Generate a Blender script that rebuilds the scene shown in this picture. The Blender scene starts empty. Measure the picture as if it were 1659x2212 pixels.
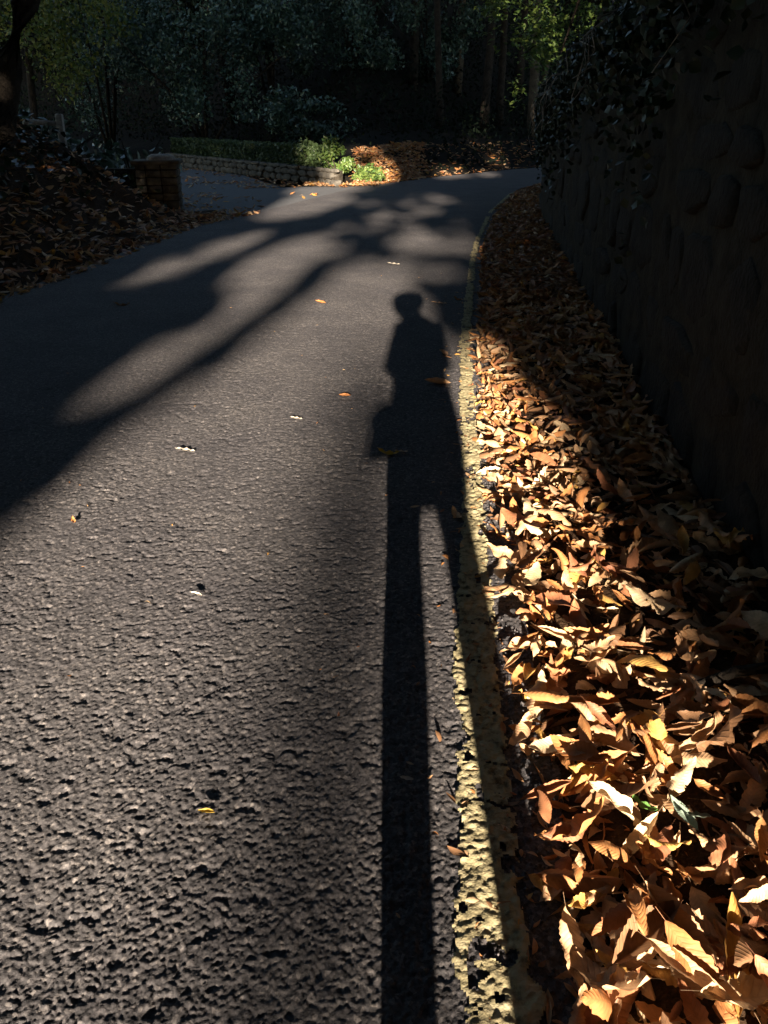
import bpy, math, random
import numpy as np
from mathutils import Vector, Matrix

R = math.radians
rng = np.random.default_rng(11)
random.seed(5)
sc = bpy.context.scene
COL = sc.collection

# ------------------------------------------------------------------ camera, sky, sun, exposure
CAM_H = 1.25
PITCH = 25.56                     # degrees below the horizon
SUN_EL, SUN_AZ = 12.8, 1.3        # low sun behind the photographer, a little to the left
TS = math.tan(R(SUN_EL)); TA = math.tan(R(SUN_AZ))
cd = bpy.data.cameras.new('camera'); cam = bpy.data.objects.new('camera', cd); COL.objects.link(cam)
cd.sensor_fit = 'VERTICAL'; cd.sensor_height = 24; cd.angle_y = 2*math.atan(1106/1790)
cam.location = (0, 0, CAM_H); cam.rotation_euler = (R(90-PITCH), 0, 0)
cd.clip_start = 0.02; cd.clip_end = 900
sc.camera = cam
w = bpy.data.worlds.new('World'); sc.world = w; w.use_nodes = True
nt = w.node_tree; bg = nt.nodes['Background']
sky = nt.nodes.new('ShaderNodeTexSky'); sky.sky_type = 'NISHITA'; sky.sun_disc = False
sky.sun_elevation = R(SUN_EL); sky.sun_rotation = R(180+SUN_AZ)
nt.links.new(sky.outputs[0], bg.inputs[0]); bg.inputs[1].default_value = 0.05
sd = bpy.data.lights.new('sun', 'SUN'); sun = bpy.data.objects.new('sun', sd); COL.objects.link(sun)
sd.energy = 5.0; sd.angle = R(0.6); sd.color = (1.0, 0.86, 0.71)
ca, sa, ce, se = math.cos(R(SUN_AZ)), math.sin(R(SUN_AZ)), math.cos(R(SUN_EL)), math.sin(R(SUN_EL))
sun.rotation_euler = Vector((sa*ce, ca*ce, -se)).to_track_quat('-Z', 'Y').to_euler()
sc.view_settings.view_transform = 'Standard'; sc.view_settings.look = 'None'
sc.view_settings.gamma = 1; sc.view_settings.use_curve_mapping = False
sc.view_settings.exposure = 2.85
sc.render.engine = 'CYCLES'
sc.cycles.use_denoising = True
sc.cycles.max_bounces = 6; sc.cycles.diffuse_bounces = 3; sc.cycles.transmission_bounces = 3
sc.cycles.sample_clamp_indirect = 4

# ------------------------------------------------------------------ helpers
def tag(o, label=None, cat=None, group=None, kind=None):
    if label: o['label'] = label
    if cat: o['category'] = cat
    if group: o['group'] = group
    if kind: o['kind'] = kind
    return o

def empty(name, loc=(0, 0, 0), label=None, cat=None, group=None):
    o = bpy.data.objects.new(name, None); COL.objects.link(o); o.location = loc; o.empty_display_size = .1
    return tag(o, label, cat, group)

def mesh_data(name, V, F, mats=(), midx=None, uv=None, smooth=False):
    """V (n,3); F an (m,k) array or a list of such arrays; uv per vertex (n,2)"""
    V = np.asarray(V, dtype=np.float32).reshape(-1, 3)
    Fs = [np.asarray(f, dtype=np.int32) for f in (F if isinstance(F, list) and len(F) and isinstance(F[0], np.ndarray) and F[0].ndim == 2 else [F]) if len(f)]
    me = bpy.data.meshes.new(name)
    nl = sum(f.size for f in Fs); nf = sum(len(f) for f in Fs)
    me.vertices.add(len(V)); me.vertices.foreach_set('co', V.ravel())
    loops = np.concatenate([f.ravel() for f in Fs]).astype(np.int32)
    tot = np.concatenate([np.full(len(f), f.shape[1], dtype=np.int32) for f in Fs])
    st = np.concatenate([[0], np.cumsum(tot)[:-1]]).astype(np.int32)
    me.loops.add(nl); me.loops.foreach_set('vertex_index', loops)
    me.polygons.add(nf); me.polygons.foreach_set('loop_start', st); me.polygons.foreach_set('loop_total', tot)
    for m in mats: me.materials.append(m)
    if midx is not None: me.polygons.foreach_set('material_index', np.asarray(midx, dtype=np.int32))
    if smooth: me.polygons.foreach_set('use_smooth', np.ones(nf, dtype=bool))
    if uv is not None:
        l = me.uv_layers.new(name='uv'); l.data.foreach_set('uv', np.asarray(uv, dtype=np.float32)[loops].ravel())
    me.update(calc_edges=True)
    return me

def link(name, me, parent=None, loc=None):
    o = bpy.data.objects.new(name, me); COL.objects.link(o)
    if parent: o.parent = parent
    if loc is not None: o.location = loc
    return o

def mk(name, V, F, mat, parent=None, **k):
    return link(name, mesh_data(name, V, F, (mat,) if not isinstance(mat, (list, tuple)) else mat, **k), parent)

class MB:
    """collects boxes and tubes into one mesh"""
    def __init__(s): s.V = []; s.Q = []; s.T = []; s.n = 0
    def add(s, V, Q=(), T=()):
        s.V.append(np.asarray(V, float).reshape(-1, 3))
        if len(Q): s.Q.append(np.asarray(Q)+s.n)
        if len(T): s.T.append(np.asarray(T)+s.n)
        s.n += len(s.V[-1])
    def box(s, c, d, rz=0, jit=0):
        v = np.array([[x, y, z] for z in (-.5, .5) for y in (-.5, .5) for x in (-.5, .5)])*np.array(d)
        if jit: v += rng.normal(0, jit, v.shape)
        cz, sz = math.cos(rz), math.sin(rz)
        v = np.c_[v[:, 0]*cz-v[:, 1]*sz, v[:, 0]*sz+v[:, 1]*cz, v[:, 2]]+np.array(c)
        s.add(v, [[0, 2, 3, 1], [4, 5, 7, 6], [0, 1, 5, 4], [2, 6, 7, 3], [0, 4, 6, 2], [1, 3, 7, 5]])
    def tube(s, P, rad, n=8, rough=0):
        P = np.asarray(P, float); k = len(P); rad = np.broadcast_to(rad, (k,))
        ring = []
        for i in range(k):
            t = P[min(i+1, k-1)]-P[max(i-1, 0)]; t = t/np.linalg.norm(t)
            a = np.cross(t, [0, 0, 1] if abs(t[2]) < .9 else [1, 0, 0]); a /= np.linalg.norm(a); b = np.cross(t, a)
            th = np.arange(n)/n*2*math.pi
            r = rad[i]*(1+rough*rng.normal(0, 1, n))
            ring.append(P[i]+np.outer(np.cos(th)*r, a)+np.outer(np.sin(th)*r, b))
        V = np.concatenate(ring)
        Q = [[i*n+j, i*n+(j+1) % n, (i+1)*n+(j+1) % n, (i+1)*n+j] for i in range(k-1) for j in range(n)]
        V = np.r_[V, [P[0]], [P[-1]]]
        T = [[k*n, (j+1) % n, j] for j in range(n)]+[[k*n+1, (k-1)*n+j, (k-1)*n+(j+1) % n] for j in range(n)]
        s.add(V, Q, T)
    def data(s, name, mat, smooth=False):
        F = []
        if s.Q: F.append(np.concatenate(s.Q))
        if s.T: F.append(np.concatenate(s.T))
        return mesh_data(name, np.concatenate(s.V), F, (mat,), smooth=smooth)
    def build(s, name, mat, parent=None, smooth=False): return link(name, s.data(name, mat, smooth), parent)

def bevel(o, wdt, seg=2):
    m = o.modifiers.new('bevel', 'BEVEL'); m.width = wdt; m.segments = seg; m.limit_method = 'NONE'
    return o

# noise in numpy
def h2(ix, iy, k):
    a = (ix.astype(np.int64)*374761393 + iy.astype(np.int64)*668265263 + k*974634777) & 0xffffffff
    a = ((a ^ (a >> 13))*1274126177) & 0xffffffff
    a = a ^ (a >> 16)
    return (a & 0xffffff)/float(0xffffff)
def vnoise(x, y, s, k=0):
    x = np.asarray(x, float)/s; y = np.asarray(y, float)/s
    ix = np.floor(x); iy = np.floor(y); fx = x-ix; fy = y-iy
    fx = fx*fx*(3-2*fx); fy = fy*fy*(3-2*fy)
    a = h2(ix, iy, k); b = h2(ix+1, iy, k); c = h2(ix, iy+1, k); d = h2(ix+1, iy+1, k)
    return (a*(1-fx)+b*fx)*(1-fy)+(c*(1-fx)+d*fx)*fy
def fbm(x, y, s, k=0): return .55*vnoise(x, y, s, k)+.3*vnoise(x, y, s*.47, k+1)+.15*vnoise(x, y, s*.22, k+2)
def chips(x, y, s, k=0):
    """packed angular stones: the highest of tilted caps"""
    x = x/s; y = y/s; ix = np.floor(x); iy = np.floor(y); best = np.full(x.shape, -9.)
    for di in (-1, 0, 1):
        for dj in (-1, 0, 1):
            cx, cy = ix+di, iy+dj
            dx = x-(cx+.15+.7*h2(cx, cy, k)); dy = y-(cy+.15+.7*h2(cx, cy, k+1))
            r = .75+.5*h2(cx, cy, k+2)
            v = h2(cx, cy, k+3)*.9+(h2(cx, cy, k+4)-.5)*1.1*dx+(h2(cx, cy, k+5)-.5)*1.1*dy-1.5*((dx*dx+dy*dy)/(r*r))**1.4
            best = np.maximum(best, v)
    return np.maximum(best, -.5)

# ------------------------------------------------------------------ materials
def mat(name, c, rough=.8, spec=.3):
    m = bpy.data.materials.new(name); m.use_nodes = True
    b = m.node_tree.nodes['Principled BSDF']; b.inputs['Base Color'].default_value = (*c, 1)
    b.inputs['Roughness'].default_value = rough; b.inputs['Specular IOR Level'].default_value = spec
    return m
def noisy(name, c1, c2, scale, rough=.85, bump=0, bscale=None, spec=.25, detail=6, c3=None, dist=.01):
    m = mat(name, c1, rough, spec); t = m.node_tree; N = t.nodes; L = t.links; b = N['Principled BSDF']
    co = N.new('ShaderNodeNewGeometry')
    n = N.new('ShaderNodeTexNoise'); n.inputs['Scale'].default_value = scale; n.inputs['Detail'].default_value = detail
    n.inputs['Roughness'].default_value = .65
    L.new(co.outputs['Position'], n.inputs['Vector'])
    r = N.new('ShaderNodeValToRGB'); r.color_ramp.elements[0].position = .33; r.color_ramp.elements[1].position = .67
    r.color_ramp.elements[0].color = (*c1, 1); r.color_ramp.elements[1].color = (*c2, 1)
    if c3:
        e = r.color_ramp.elements.new(.5); e.color = (*c3, 1)
    L.new(n.outputs[0], r.inputs[0]); L.new(r.outputs[0], b.inputs['Base Color'])
    if bump:
        n2 = N.new('ShaderNodeTexNoise'); n2.inputs['Scale'].default_value = bscale or scale*3; n2.inputs['Detail'].default_value = 5
        L.new(co.outputs['Position'], n2.inputs['Vector'])
        bp = N.new('ShaderNodeBump'); bp.inputs['Strength'].default_value = bump; bp.inputs['Distance'].default_value = dist
        L.new(n2.outputs[0], bp.inputs['Height']); L.new(bp.outputs[0], b.inputs['Normal'])
    return m
def leafmat(name, c1, c2, rough=.5, trans=.25, veins=False, spec=.35, vary=.35):
    """leaf: colour varies from leaf to leaf (random per island / object), a thin sheet that lets light through"""
    m = bpy.data.materials.new(name); m.use_nodes = True; t = m.node_tree; N = t.nodes; L = t.links
    b = N['Principled BSDF']; b.inputs['Roughness'].default_value = rough; b.inputs['Specular IOR Level'].default_value = spec
    g = N.new('ShaderNodeNewGeometry'); oi = N.new('ShaderNodeObjectInfo')
    ad = N.new('ShaderNodeMath'); ad.operation = 'ADD'; L.new(g.outputs['Random Per Island'], ad.inputs[0]); L.new(oi.outputs['Random'], ad.inputs[1])
    fr = N.new('ShaderNodeMath'); fr.operation = 'FRACT'; L.new(ad.outputs[0], fr.inputs[0])
    mx = N.new('ShaderNodeMix'); mx.data_type = 'RGBA'; mx.inputs['A'].default_value = (*c1, 1); mx.inputs['B'].default_value = (*c2, 1)
    L.new(fr.outputs[0], mx.inputs['Factor']); colr = mx.outputs['Result']
    if veins:
        uv = N.new('ShaderNodeUVMap'); uv.uv_map = 'uv'; sp = N.new('ShaderNodeSeparateXYZ'); L.new(uv.outputs[0], sp.inputs[0])
        ab = N.new('ShaderNodeMath'); ab.operation = 'ABSOLUTE'; L.new(sp.outputs[1], ab.inputs[0])
        def mth(op, a, b_, c=None):
            q = N.new('ShaderNodeMath'); q.operation = op
            for i, z in enumerate((a, b_, c)):
                if z is None: continue
                if isinstance(z, (int, float)): q.inputs[i].default_value = z
                else: L.new(z, q.inputs[i])
            return q.outputs[0]
        ph = mth('MULTIPLY', sp.outputs[0], 15*2*math.pi); ph = mth('SUBTRACT', ph, mth('MULTIPLY', ab.outputs[0], 11.))
        wv = mth('POWER', mth('MULTIPLY_ADD', mth('SINE', ph, 0), .5, .5), 5.)
        mid = mth('LESS_THAN', ab.outputs[0], .06)
        vein = mth('MAXIMUM', wv, mid)
        n = N.new('ShaderNodeTexNoise'); n.inputs['Scale'].default_value = 55; n.inputs['Detail'].default_value = 5
        L.new(g.outputs['Position'], n.inputs['Vector'])
        sh = mth('MULTIPLY_ADD', n.outputs[0], 1.1, .45)
        sh = mth('MULTIPLY', sh, mth('MULTIPLY_ADD', vein, -.11, 1.03))
        hs = N.new('ShaderNodeHueSaturation'); L.new(colr, hs.inputs['Color']); L.new(sh, hs.inputs['Value']); colr = hs.outputs[0]
        bp = N.new('ShaderNodeBump'); bp.inputs['Strength'].default_value = .28; bp.inputs['Distance'].default_value = .003
        L.new(mth('ADD', mth('MULTIPLY', vein, -1.), mth('MULTIPLY', n.outputs[0], .8)), bp.inputs['Height']); L.new(bp.outputs[0], b.inputs['Normal'])
    L.new(colr, b.inputs['Base Color'])
    if trans:
        tr = N.new('ShaderNodeBsdfTranslucent'); L.new(colr, tr.inputs[0])
        ms = N.new('ShaderNodeMixShader'); ms.inputs[0].default_value = trans
        L.new(b.outputs[0], ms.inputs[1]); L.new(tr.outputs[0], ms.inputs[2]); L.new(ms.outputs[0], N['Material Output'].inputs[0])
    return m

M = {}
M['asphalt'] = noisy('asphalt', (.039, .038, .040), (.100, .095, .095), 190, .8, .6, 520, .25, dist=.002)
def speckle(m):
    """each chipping its own grey, some pale flints, wide dull patches"""
    t = m.node_tree; N = t.nodes; L = t.links; b = N['Principled BSDF']; src = b.inputs['Base Color'].links[0].from_socket
    g = N.new('ShaderNodeNewGeometry'); vo = N.new('ShaderNodeTexVoronoi'); vo.inputs['Scale'].default_value = 125; L.new(g.outputs['Position'], vo.inputs['Vector'])
    sp = N.new('ShaderNodeSeparateColor'); L.new(vo.outputs['Color'], sp.inputs[0])
    r = N.new('ShaderNodeValToRGB'); L.new(sp.outputs[0], r.inputs[0]); e = r.color_ramp.elements
    e[0].color = (.55, .55, .55, 1); e[1].color = (2.1, 2.0, 1.85, 1); e[1].position = 1; q = e.new(.8); q.color = (1.25, 1.22, 1.2, 1)
    n = N.new('ShaderNodeTexNoise'); n.inputs['Scale'].default_value = 2.2; n.inputs['Detail'].default_value = 4; L.new(g.outputs['Position'], n.inputs['Vector'])
    r2 = N.new('ShaderNodeValToRGB'); L.new(n.outputs[0], r2.inputs[0]); r2.color_ramp.elements[0].position = .35; r2.color_ramp.elements[1].position = .65
    r2.color_ramp.elements[0].color = (.82, .81, .83, 1); r2.color_ramp.elements[1].color = (1.12, 1.1, 1.08, 1)
    for f in (r.outputs[0], r2.outputs[0]):
        mx = N.new('ShaderNodeMix'); mx.data_type = 'RGBA'; mx.blend_type = 'MULTIPLY'; mx.inputs['Factor'].default_value = 1; mx.clamp_result = False
        L.new(src, mx.inputs['A']); L.new(f, mx.inputs['B']); src = mx.outputs['Result']
    L.new(src, b.inputs['Base Color'])
speckle(M['asphalt'])
M['drive'] = noisy('drive_asphalt', (.06, .06, .062), (.12, .12, .12), 60, .8, .6, 160, .25, dist=.006)
M['paint'] = noisy('worn_yellow_paint', (.09, .078, .048), (.40, .345, .21), 38, .9, .7, 240, .1, c3=(.33, .28, .155), dist=.003)
M['soil'] = noisy('soil', (.018, .012, .008), (.05, .034, .02), 12, .95, .8, 40, .1, dist=.03)
M['humus'] = noisy('leafy_soil', (.018, .010, .006), (.055, .031, .015), 18, .95, .9, 60, .1, dist=.03)
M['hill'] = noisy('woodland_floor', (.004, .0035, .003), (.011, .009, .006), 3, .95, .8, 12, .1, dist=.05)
M['mortar'] = noisy('lime_mortar', (.018, .015, .011), (.05, .042, .03), 9, .95, .9, 60, .1, dist=.015)
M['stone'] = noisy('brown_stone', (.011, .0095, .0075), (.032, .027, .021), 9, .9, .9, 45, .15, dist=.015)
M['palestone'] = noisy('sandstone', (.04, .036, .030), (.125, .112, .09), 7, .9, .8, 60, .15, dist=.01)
M['bark'] = noisy('bark', (.012, .010, .008), (.040, .032, .024), 9, .95, 1, 30, .1, dist=.03)
M['palebark'] = noisy('pale_bark', (.03, .024, .017), (.10, .08, .055), 7, .95, .8, 30, .1, dist=.02)
M['wood'] = noisy('grey_wood', (.16, .14, .12), (.32, .29, .26), 20, .9, .5, 60, .15, dist=.006)
M['ever'] = leafmat('evergreen_leaf', (.014, .038, .025), (.07, .12, .082), .36, .1, spec=.5)
M['green'] = leafmat('green_leaf', (.04, .085, .02), (.12, .16, .035), .45, .3)
M['autumn'] = leafmat('turning_leaf', (.035, .075, .012), (.16, .16, .03), .5, .3)
M['ivy'] = leafmat('ivy_leaf', (.006, .014, .006), (.020, .036, .016), .42, .06, spec=.35)
M['hedge'] = leafmat('hedge_leaf', (.028, .05, .018), (.06, .09, .03), .45, .15)
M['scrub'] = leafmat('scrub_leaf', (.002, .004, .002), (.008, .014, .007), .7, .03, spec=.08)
M['backleaf'] = leafmat('wood_leaf', (.012, .024, .009), (.034, .046, .016), .5, .08, spec=.2)
LEAFCOL = [('tan', (.36, .20, .095), (.52, .325, .175)), ('orange-brown', (.32, .13, .042), (.44, .20, .07)),
           ('dark brown', (.13, .065, .03), (.22, .115, .055)), ('pale buff', (.46, .31, .165), (.62, .46, .28)),
           ('golden', (.42, .22, .055), (.52, .30, .085)), ('reddish brown', (.24, .095, .045), (.33, .14, .06))]
LM = [leafmat('dead_leaf_'+n.replace(' ', '_').replace('-', '_'), a, b, .55, .22, True, .3) for n, a, b in LEAFCOL]
M['whitish'] = leafmat('bleached_leaf', (.40, .34, .27), (.5, .44, .35), .6, .2, True)
M['yellowleaf'] = leafmat('yellow_leaf', (.5, .32, .03), (.6, .4, .06), .5, .3, True)
M['freshleaf'] = leafmat('fresh_green_leaf', (.07, .16, .03), (.1, .2, .05), .4, .3, True)
M['greygreen'] = leafmat('grey_green_leaf', (.16, .2, .15), (.2, .25, .19), .5, .2, True)

# ------------------------------------------------------------------ plan of the lane (metres; camera over the origin, looking along +y)
def pl(P):
    P = np.array(P, float)
    return lambda y: np.interp(y, P[:, 0], P[:, 1])
road_l = pl([(-40, -3.6), (0, -3.35), (4, -3.15), (6.45, -2.95), (8, -2.73), (10.9, -2.45), (12.5, -1.9), (15.6, -1.06), (18.4, -.3), (20.5, 1.2), (23.5, 3.4), (27, 7.5)])
line_r = pl([(-40, .15), (-2, .2), (.97, .26), (1.8, .305), (3.07, .40), (4.9, .53), (8.27, .9), (9.6, 1.08), (12.8, 1.6), (16, 2.35), (18.2, 3.3), (20.5, 5.6), (22.5, 9)])
line_w = pl([(-2, .135), (1, .13), (2, .115), (3, .10), (6, .09), (10, .08), (18, .09)])
wall_x = pl([(-12, .66), (-3, .67), (-.7, .72), (1.6, .95), (3.84, 1.19), (5.65, 1.36), (8.5, 1.66), (11.4, 2.0), (13.5, 2.45), (15.5, 3.1), (17.2, 4.0), (18.6, 5.2), (20, 7.6), (21, 11)])
wall_h = pl([(-12, 2.3), (1, 2.15), (4, 1.78), (8, 1.55), (11.4, 1.42), (21, 1.4)])

def road_z(x, y):
    amp = (.6+.8*fbm(x, y, .35, 3))*np.clip(1.15-.1*y, .45, 1)
    wx = x+.010*(vnoise(x, y, .027, 77)-.5); wy = y+.010*(vnoise(x, y, .031, 78)-.5)
    a = chips(wx, wy, .0085, 5)*.0025
    b = chips(wx, wy, .0043, 25)*.0019
    pit = -.0034*np.clip((vnoise(x, y, .021, 88)-.74)/.12, 0, 1)
    return (a+b+pit)*amp+(vnoise(x, y, .02, 79)-.5)*.0012+(vnoise(x, y, .5, 9)-.5)*.006-.001

def drift_z(x, y):
    """height of the heap of leaves between the yellow line and the wall"""
    t = np.clip((x-line_r(y)-.02)/np.maximum(wall_x(y)-line_r(y), .1), 0, 1)
    return .012+.05*np.clip(t*4, 0, 1)+.12*t**1.5*(.7+.6*vnoise(x, y, .5, 31))+.03*(vnoise(x, y, .22, 33)-.4)*np.clip(t*5, 0, 1)

# ground sheet and wooded hillside behind the bend
def big_ground():
    o = mk('ground', [(-400, -400, -.09), (400, -400, -.09), (400, 400, -.09), (-400, 400, -.09)], [[0, 1, 2, 3]], M['soil'])
    tag(o, kind='structure')
big_ground()

# the road: one sheet, with its rough chippings modelled where they can be seen
def build_road():
    ys = np.arange(-40, 27.01, .5); n = 9
    X = np.array([np.linspace(road_l(y), line_r(y)+.25, n) for y in ys]); Y = np.repeat(ys[:, None], n, 1)
    Z = np.full_like(X, -.018)
    V = np.c_[X.ravel(), Y.ravel(), Z.ravel()]
    def grid(r, c, off=0):
        i = np.arange(r-1)[:, None]*c+np.arange(c-1)[None]
        return (np.stack([i, i+1, i+c+1, i+c], -1).reshape(-1, 4)+off)
    F = grid(len(ys), n)
    # fine sheet
    d = .0014; rows = int(math.log(13.5/1.45)/(d*1.1)); t = np.exp(np.linspace(math.log(1.45), math.log(13.5), rows))-1
    t = np.r_[t[0]-.02, t, t[-1]+.1]
    nc = int(.74/d)
    L_ = np.maximum(-.49*(t+1), road_l(t)+.01); R_ = line_r(t)+.2
    s = np.linspace(0, 1, nc)
    X = L_[:, None]+(R_-L_)[:, None]*s[None]; Y = np.repeat(t[:, None], nc, 1)
    X = X+ (rng.random(X.shape)-.5)*.0006*(Y+1); Y = Y+(rng.random(X.shape)-.5)*.0006*(Y+1)
    Z = road_z(X, Y)
    Z[0] = Z[-1] = -.017; Z[:, 0] = Z[:, -1] = -.017
    V2 = np.c_[X.ravel(), Y.ravel(), Z.ravel()]
    F2 = grid(len(t), nc, len(V))
    o = mk('road', np.r_[V, V2], np.r_[F, F2], M['asphalt'])
    tag(o, kind='structure')
    # yellow edge line: thick worn paint, lumpy and broken, riding on the chippings
    rows = 1500; t = np.exp(np.linspace(math.log(1.4), math.log(19.5), rows))-1; nc = 44
    R_ = line_r(t)+.012; L_ = R_-line_w(t)-np.interp(t, [1, 3], [.042, .027])
    s = np.linspace(0, 1, nc); X = L_[:, None]+(R_-L_)[:, None]*s; Y = np.repeat(t[:, None], nc, 1)
    edge = np.minimum(X-L_[:, None], R_[:, None]-X)
    e = edge-.036*fbm(X, Y, .06, 41)-.012*vnoise(X, Y, .014, 44)
    hole = fbm(X, Y, .085, 51)+.35*(vnoise(X, Y, .02, 53)-.5)
    crack = np.abs(fbm(X*.5, Y, .11, 57)-.5)
    keep = (e > 0.001) & (hole < .77) & (crack > .0025)
    Z = np.where(Y < 12, road_z(X, Y)*.45, -.017)+.0024+.0034*chips(X, Y, .014, 61)+.0022*chips(X, Y, .006, 63)+.003*np.clip(e/.01, -1, 1)+.005*(vnoise(X, Y, .05, 65)-.5)
    kf = (keep[:-1, :-1] & keep[1:, :-1] & keep[:-1, 1:] & keep[1:, 1:]).ravel()
    F = grid(rows, nc)[kf]
    o = mk('yellow_line', np.c_[X.ravel(), Y.ravel(), Z.ravel()], F, M['paint'], smooth=True)
    tag(o, kind='structure')
build_road()

# driveway apron on the left beyond the pillar
def build_drive():
    P = [(-2.75, 11.3), (-1.6, 11.8), (-.6, 15.4), (.2, 18.2), (.1, 18.75), (-.4, 18.2), (-1.0, 17.9), (-6.2, 25.9), (-9, 28), (-11, 22), (-6, 14.5), (-2.9, 12.1)]
    c = (-3., 17.); V = [(c[0], c[1], -.023)]+[(x, y, -.023) for x, y in P]; n = len(P)
    o = mk('driveway', V, [[0, 1+i, 1+(i+1) % n] for i in range(n)], M['drive']); tag(o, kind='structure')
build_drive()

# thin pale edge strip along the left of the lane
def edge_strip():
    ys = np.arange(1, 10.6, .1); n = 3
    X = np.array([np.linspace(road_l(y)+.015, road_l(y)+.055+.02*vnoise(np.array(y), np.array(0.), .4, 3), n) for y in ys]); Y = np.repeat(ys[:, None], n, 1)
    i = np.arange(len(ys)-1)[:, None]*n+np.arange(n-1)[None]; F = np.stack([i, i+1, i+n+1, i+n], -1).reshape(-1, 4)
    k = rng.random(len(F)) < .85
    o = mk('edge_strip', np.c_[X.ravel(), Y.ravel(), np.full(X.size, .002)], F[k], M['drive']); tag(o, kind='structure')
edge_strip()

# verge under the leaf drift
def strip(name, ys, fL, fR, n, fz, m, kind='structure'):
    X = np.array([np.linspace(fL(y), fR(y), n) for y in ys]); Y = np.repeat(np.asarray(ys)[:, None], n, 1)
    Z = fz(X, Y); i = np.arange(len(ys)-1)[:, None]*n+np.arange(n-1)[None]
    F = np.stack([i, i+1, i+n+1, i+n], -1).reshape(-1, 4)
    o = mk(name, np.c_[X.ravel(), Y.ravel(), Z.ravel()], F, m, smooth=True); tag(o, kind=kind); return o
strip('verge', np.arange(-6, 20.01, .05), lambda y: line_r(y)+.03, lambda y: wall_x(y)+.1, 26,
      lambda x, y: np.where(x < line_r(y)+.035, -.03, drift_z(x, y)-.035), M['humus'])
# ground held up behind the wall
strip('upper_bank', np.arange(-12, 21.01, .5), lambda y: wall_x(y)+.2, lambda y: wall_x(y)+16, 24,
      lambda x, y: wall_h(y)-.15+.28*np.clip(x-wall_x(y)-.4, 0, 9)+.1*vnoise(x, y, .8, 71), M['hill'])

# leaf-strewn bank on the left of the lane
def bank_z(x, y):
    d = np.clip(road_l(y)-x, 0, 20)
    end = np.clip((12.3-y)/.9, 0, 1)
    rise = .06*np.clip(d/.25, 0, 1)+1.25*(1-np.exp(-(np.clip(d-.35, 0, 9)/1.5)**1.5))+.16*np.clip(d-1.2, 0, 12)
    return -.03+rise*(.12+.88*end**1.0)+(.14*(fbm(x, y, .9, 81)-.4)+.06*(vnoise(x, y, .25, 83)-.5))*np.clip(d*2, 0, 1)
strip('bank', np.arange(-12, 12.9, .1), lambda y: road_l(y)-9, lambda y: road_l(y)+.03, 90, bank_z, M['humus'])

# bank and hillside beyond the bend
WA, WB = np.array([-6.2, 25.5]), np.array([-1.0, 17.6])      # low garden wall, far and near end
def back_edge(x):                                               # y of the front edge of the rising ground
    return np.interp(x, [-30, -8, -6.2, -1.0, -.35, .15, 1.2, 3.4, 7.5, 20], [34, 28.3, 25.6, 17.7, 17.9, 18.8, 20.55, 23.7, 27.3, 33])
def hill_z(x, y):
    d = np.clip(y-back_edge(x)-.06, 0, 90)
    gw = np.clip((-.7-x)/.5, 0, 1)
    first = gw*(.22*np.clip(d/.06, 0, 1)+.03*np.clip(d, 0, 3))+(1-gw)*(.55*np.clip(d/2.2, 0, 1)**1.2)
    return -.05+first+.10*np.clip(d-2.2, 0, 4)+.42*np.clip(d-7, 0, 26)+.2*(fbm(x, y, 1.6, 91)-.5)*np.clip(d/2, 0, 1)
def build_hill():
    xs = np.r_[np.arange(-40, -9, 1.), np.arange(-9, 9, .2), np.arange(9, 45, 1.)]
    ds = np.r_[0, .05, .12, .3, np.arange(.5, 9, .3), np.arange(9, 70, 1.5)]
    X = np.repeat(xs[None], len(ds), 0); Y = back_edge(xs)[None]+ds[:, None]
    Z = hill_z(X, Y); n = len(xs)
    i = np.arange(len(ds)-1)[:, None]*n+np.arange(n-1)[None]
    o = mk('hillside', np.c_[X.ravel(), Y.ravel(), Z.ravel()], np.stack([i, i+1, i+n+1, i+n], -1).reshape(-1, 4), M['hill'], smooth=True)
    tag(o, kind='structure')
build_hill()

# ------------------------------------------------------------------ where the low sun gets through the wood behind the camera
F_ = 1790.; PR = R(PITCH)
def gnd(px, py, z=0):
    cx = (px-829.5)/F_; cy = -(py-1106)/F_
    d = (cx, math.cos(PR)+cy*math.sin(PR), -math.sin(PR)+cy*math.cos(PR)); t = (z-CAM_H)/d[2]
    return d[0]*t, d[1]*t
def uv_of(x, y, z):
    """the sun ray through a point, named by where it would reach the ground"""
    yg = y+z/TS; return x+TA*z/TS-TA*yg, yg
GAPS = []
def gap(P, z=0, keep=0., dap=0.):
    G = []
    for p in P:
        g = gnd(*p, z); u, v = uv_of(g[0], g[1], z); G.append((u, v))
    GAPS.append((np.array(G), keep, dap))
gap([(-400, 1500), (0, 1165), (150, 1030), (300, 912), (420, 825), (520, 757), (600, 700), (660, 642), (720, 590), (790, 560), (865, 565), (905, 622), (918, 690), (962, 770),
     (1085, 745), (1250, 1050), (1450, 1420), (1659, 1660), (1950, 2000), (1950, 3000), (-400, 3000)])
GAPS[0][0][:, 0] -= np.clip((GAPS[0][0][:, 0]-.5)*.5, 0, .075)
gap([(190, 845), (300, 775), (400, 735), (470, 695), (520, 640), (500, 590), (560, 550), (640, 520), (720, 505), (690, 545), (640, 590), (560, 660), (470, 715), (340, 800), (240, 845)])
gap([(200, 604), (300, 570), (400, 540), (500, 520), (580, 500), (560, 520), (470, 552), (340, 594), (250, 612)], dap=.36)
gap([(690, 548), (740, 490), (830, 452), (900, 442), (1000, 470), (1015, 520), (1000, 575), (940, 600), (880, 566), (790, 556)], dap=.47)
gap([(560, 464), (630, 421), (730, 410), (765, 430), (675, 460), (595, 474)])
gap([(615, 408), (690, 399), (770, 402), (750, 414), (660, 419)])
gap([(640, 402), (760, 396), (800, 408), (700, 413)])
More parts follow.
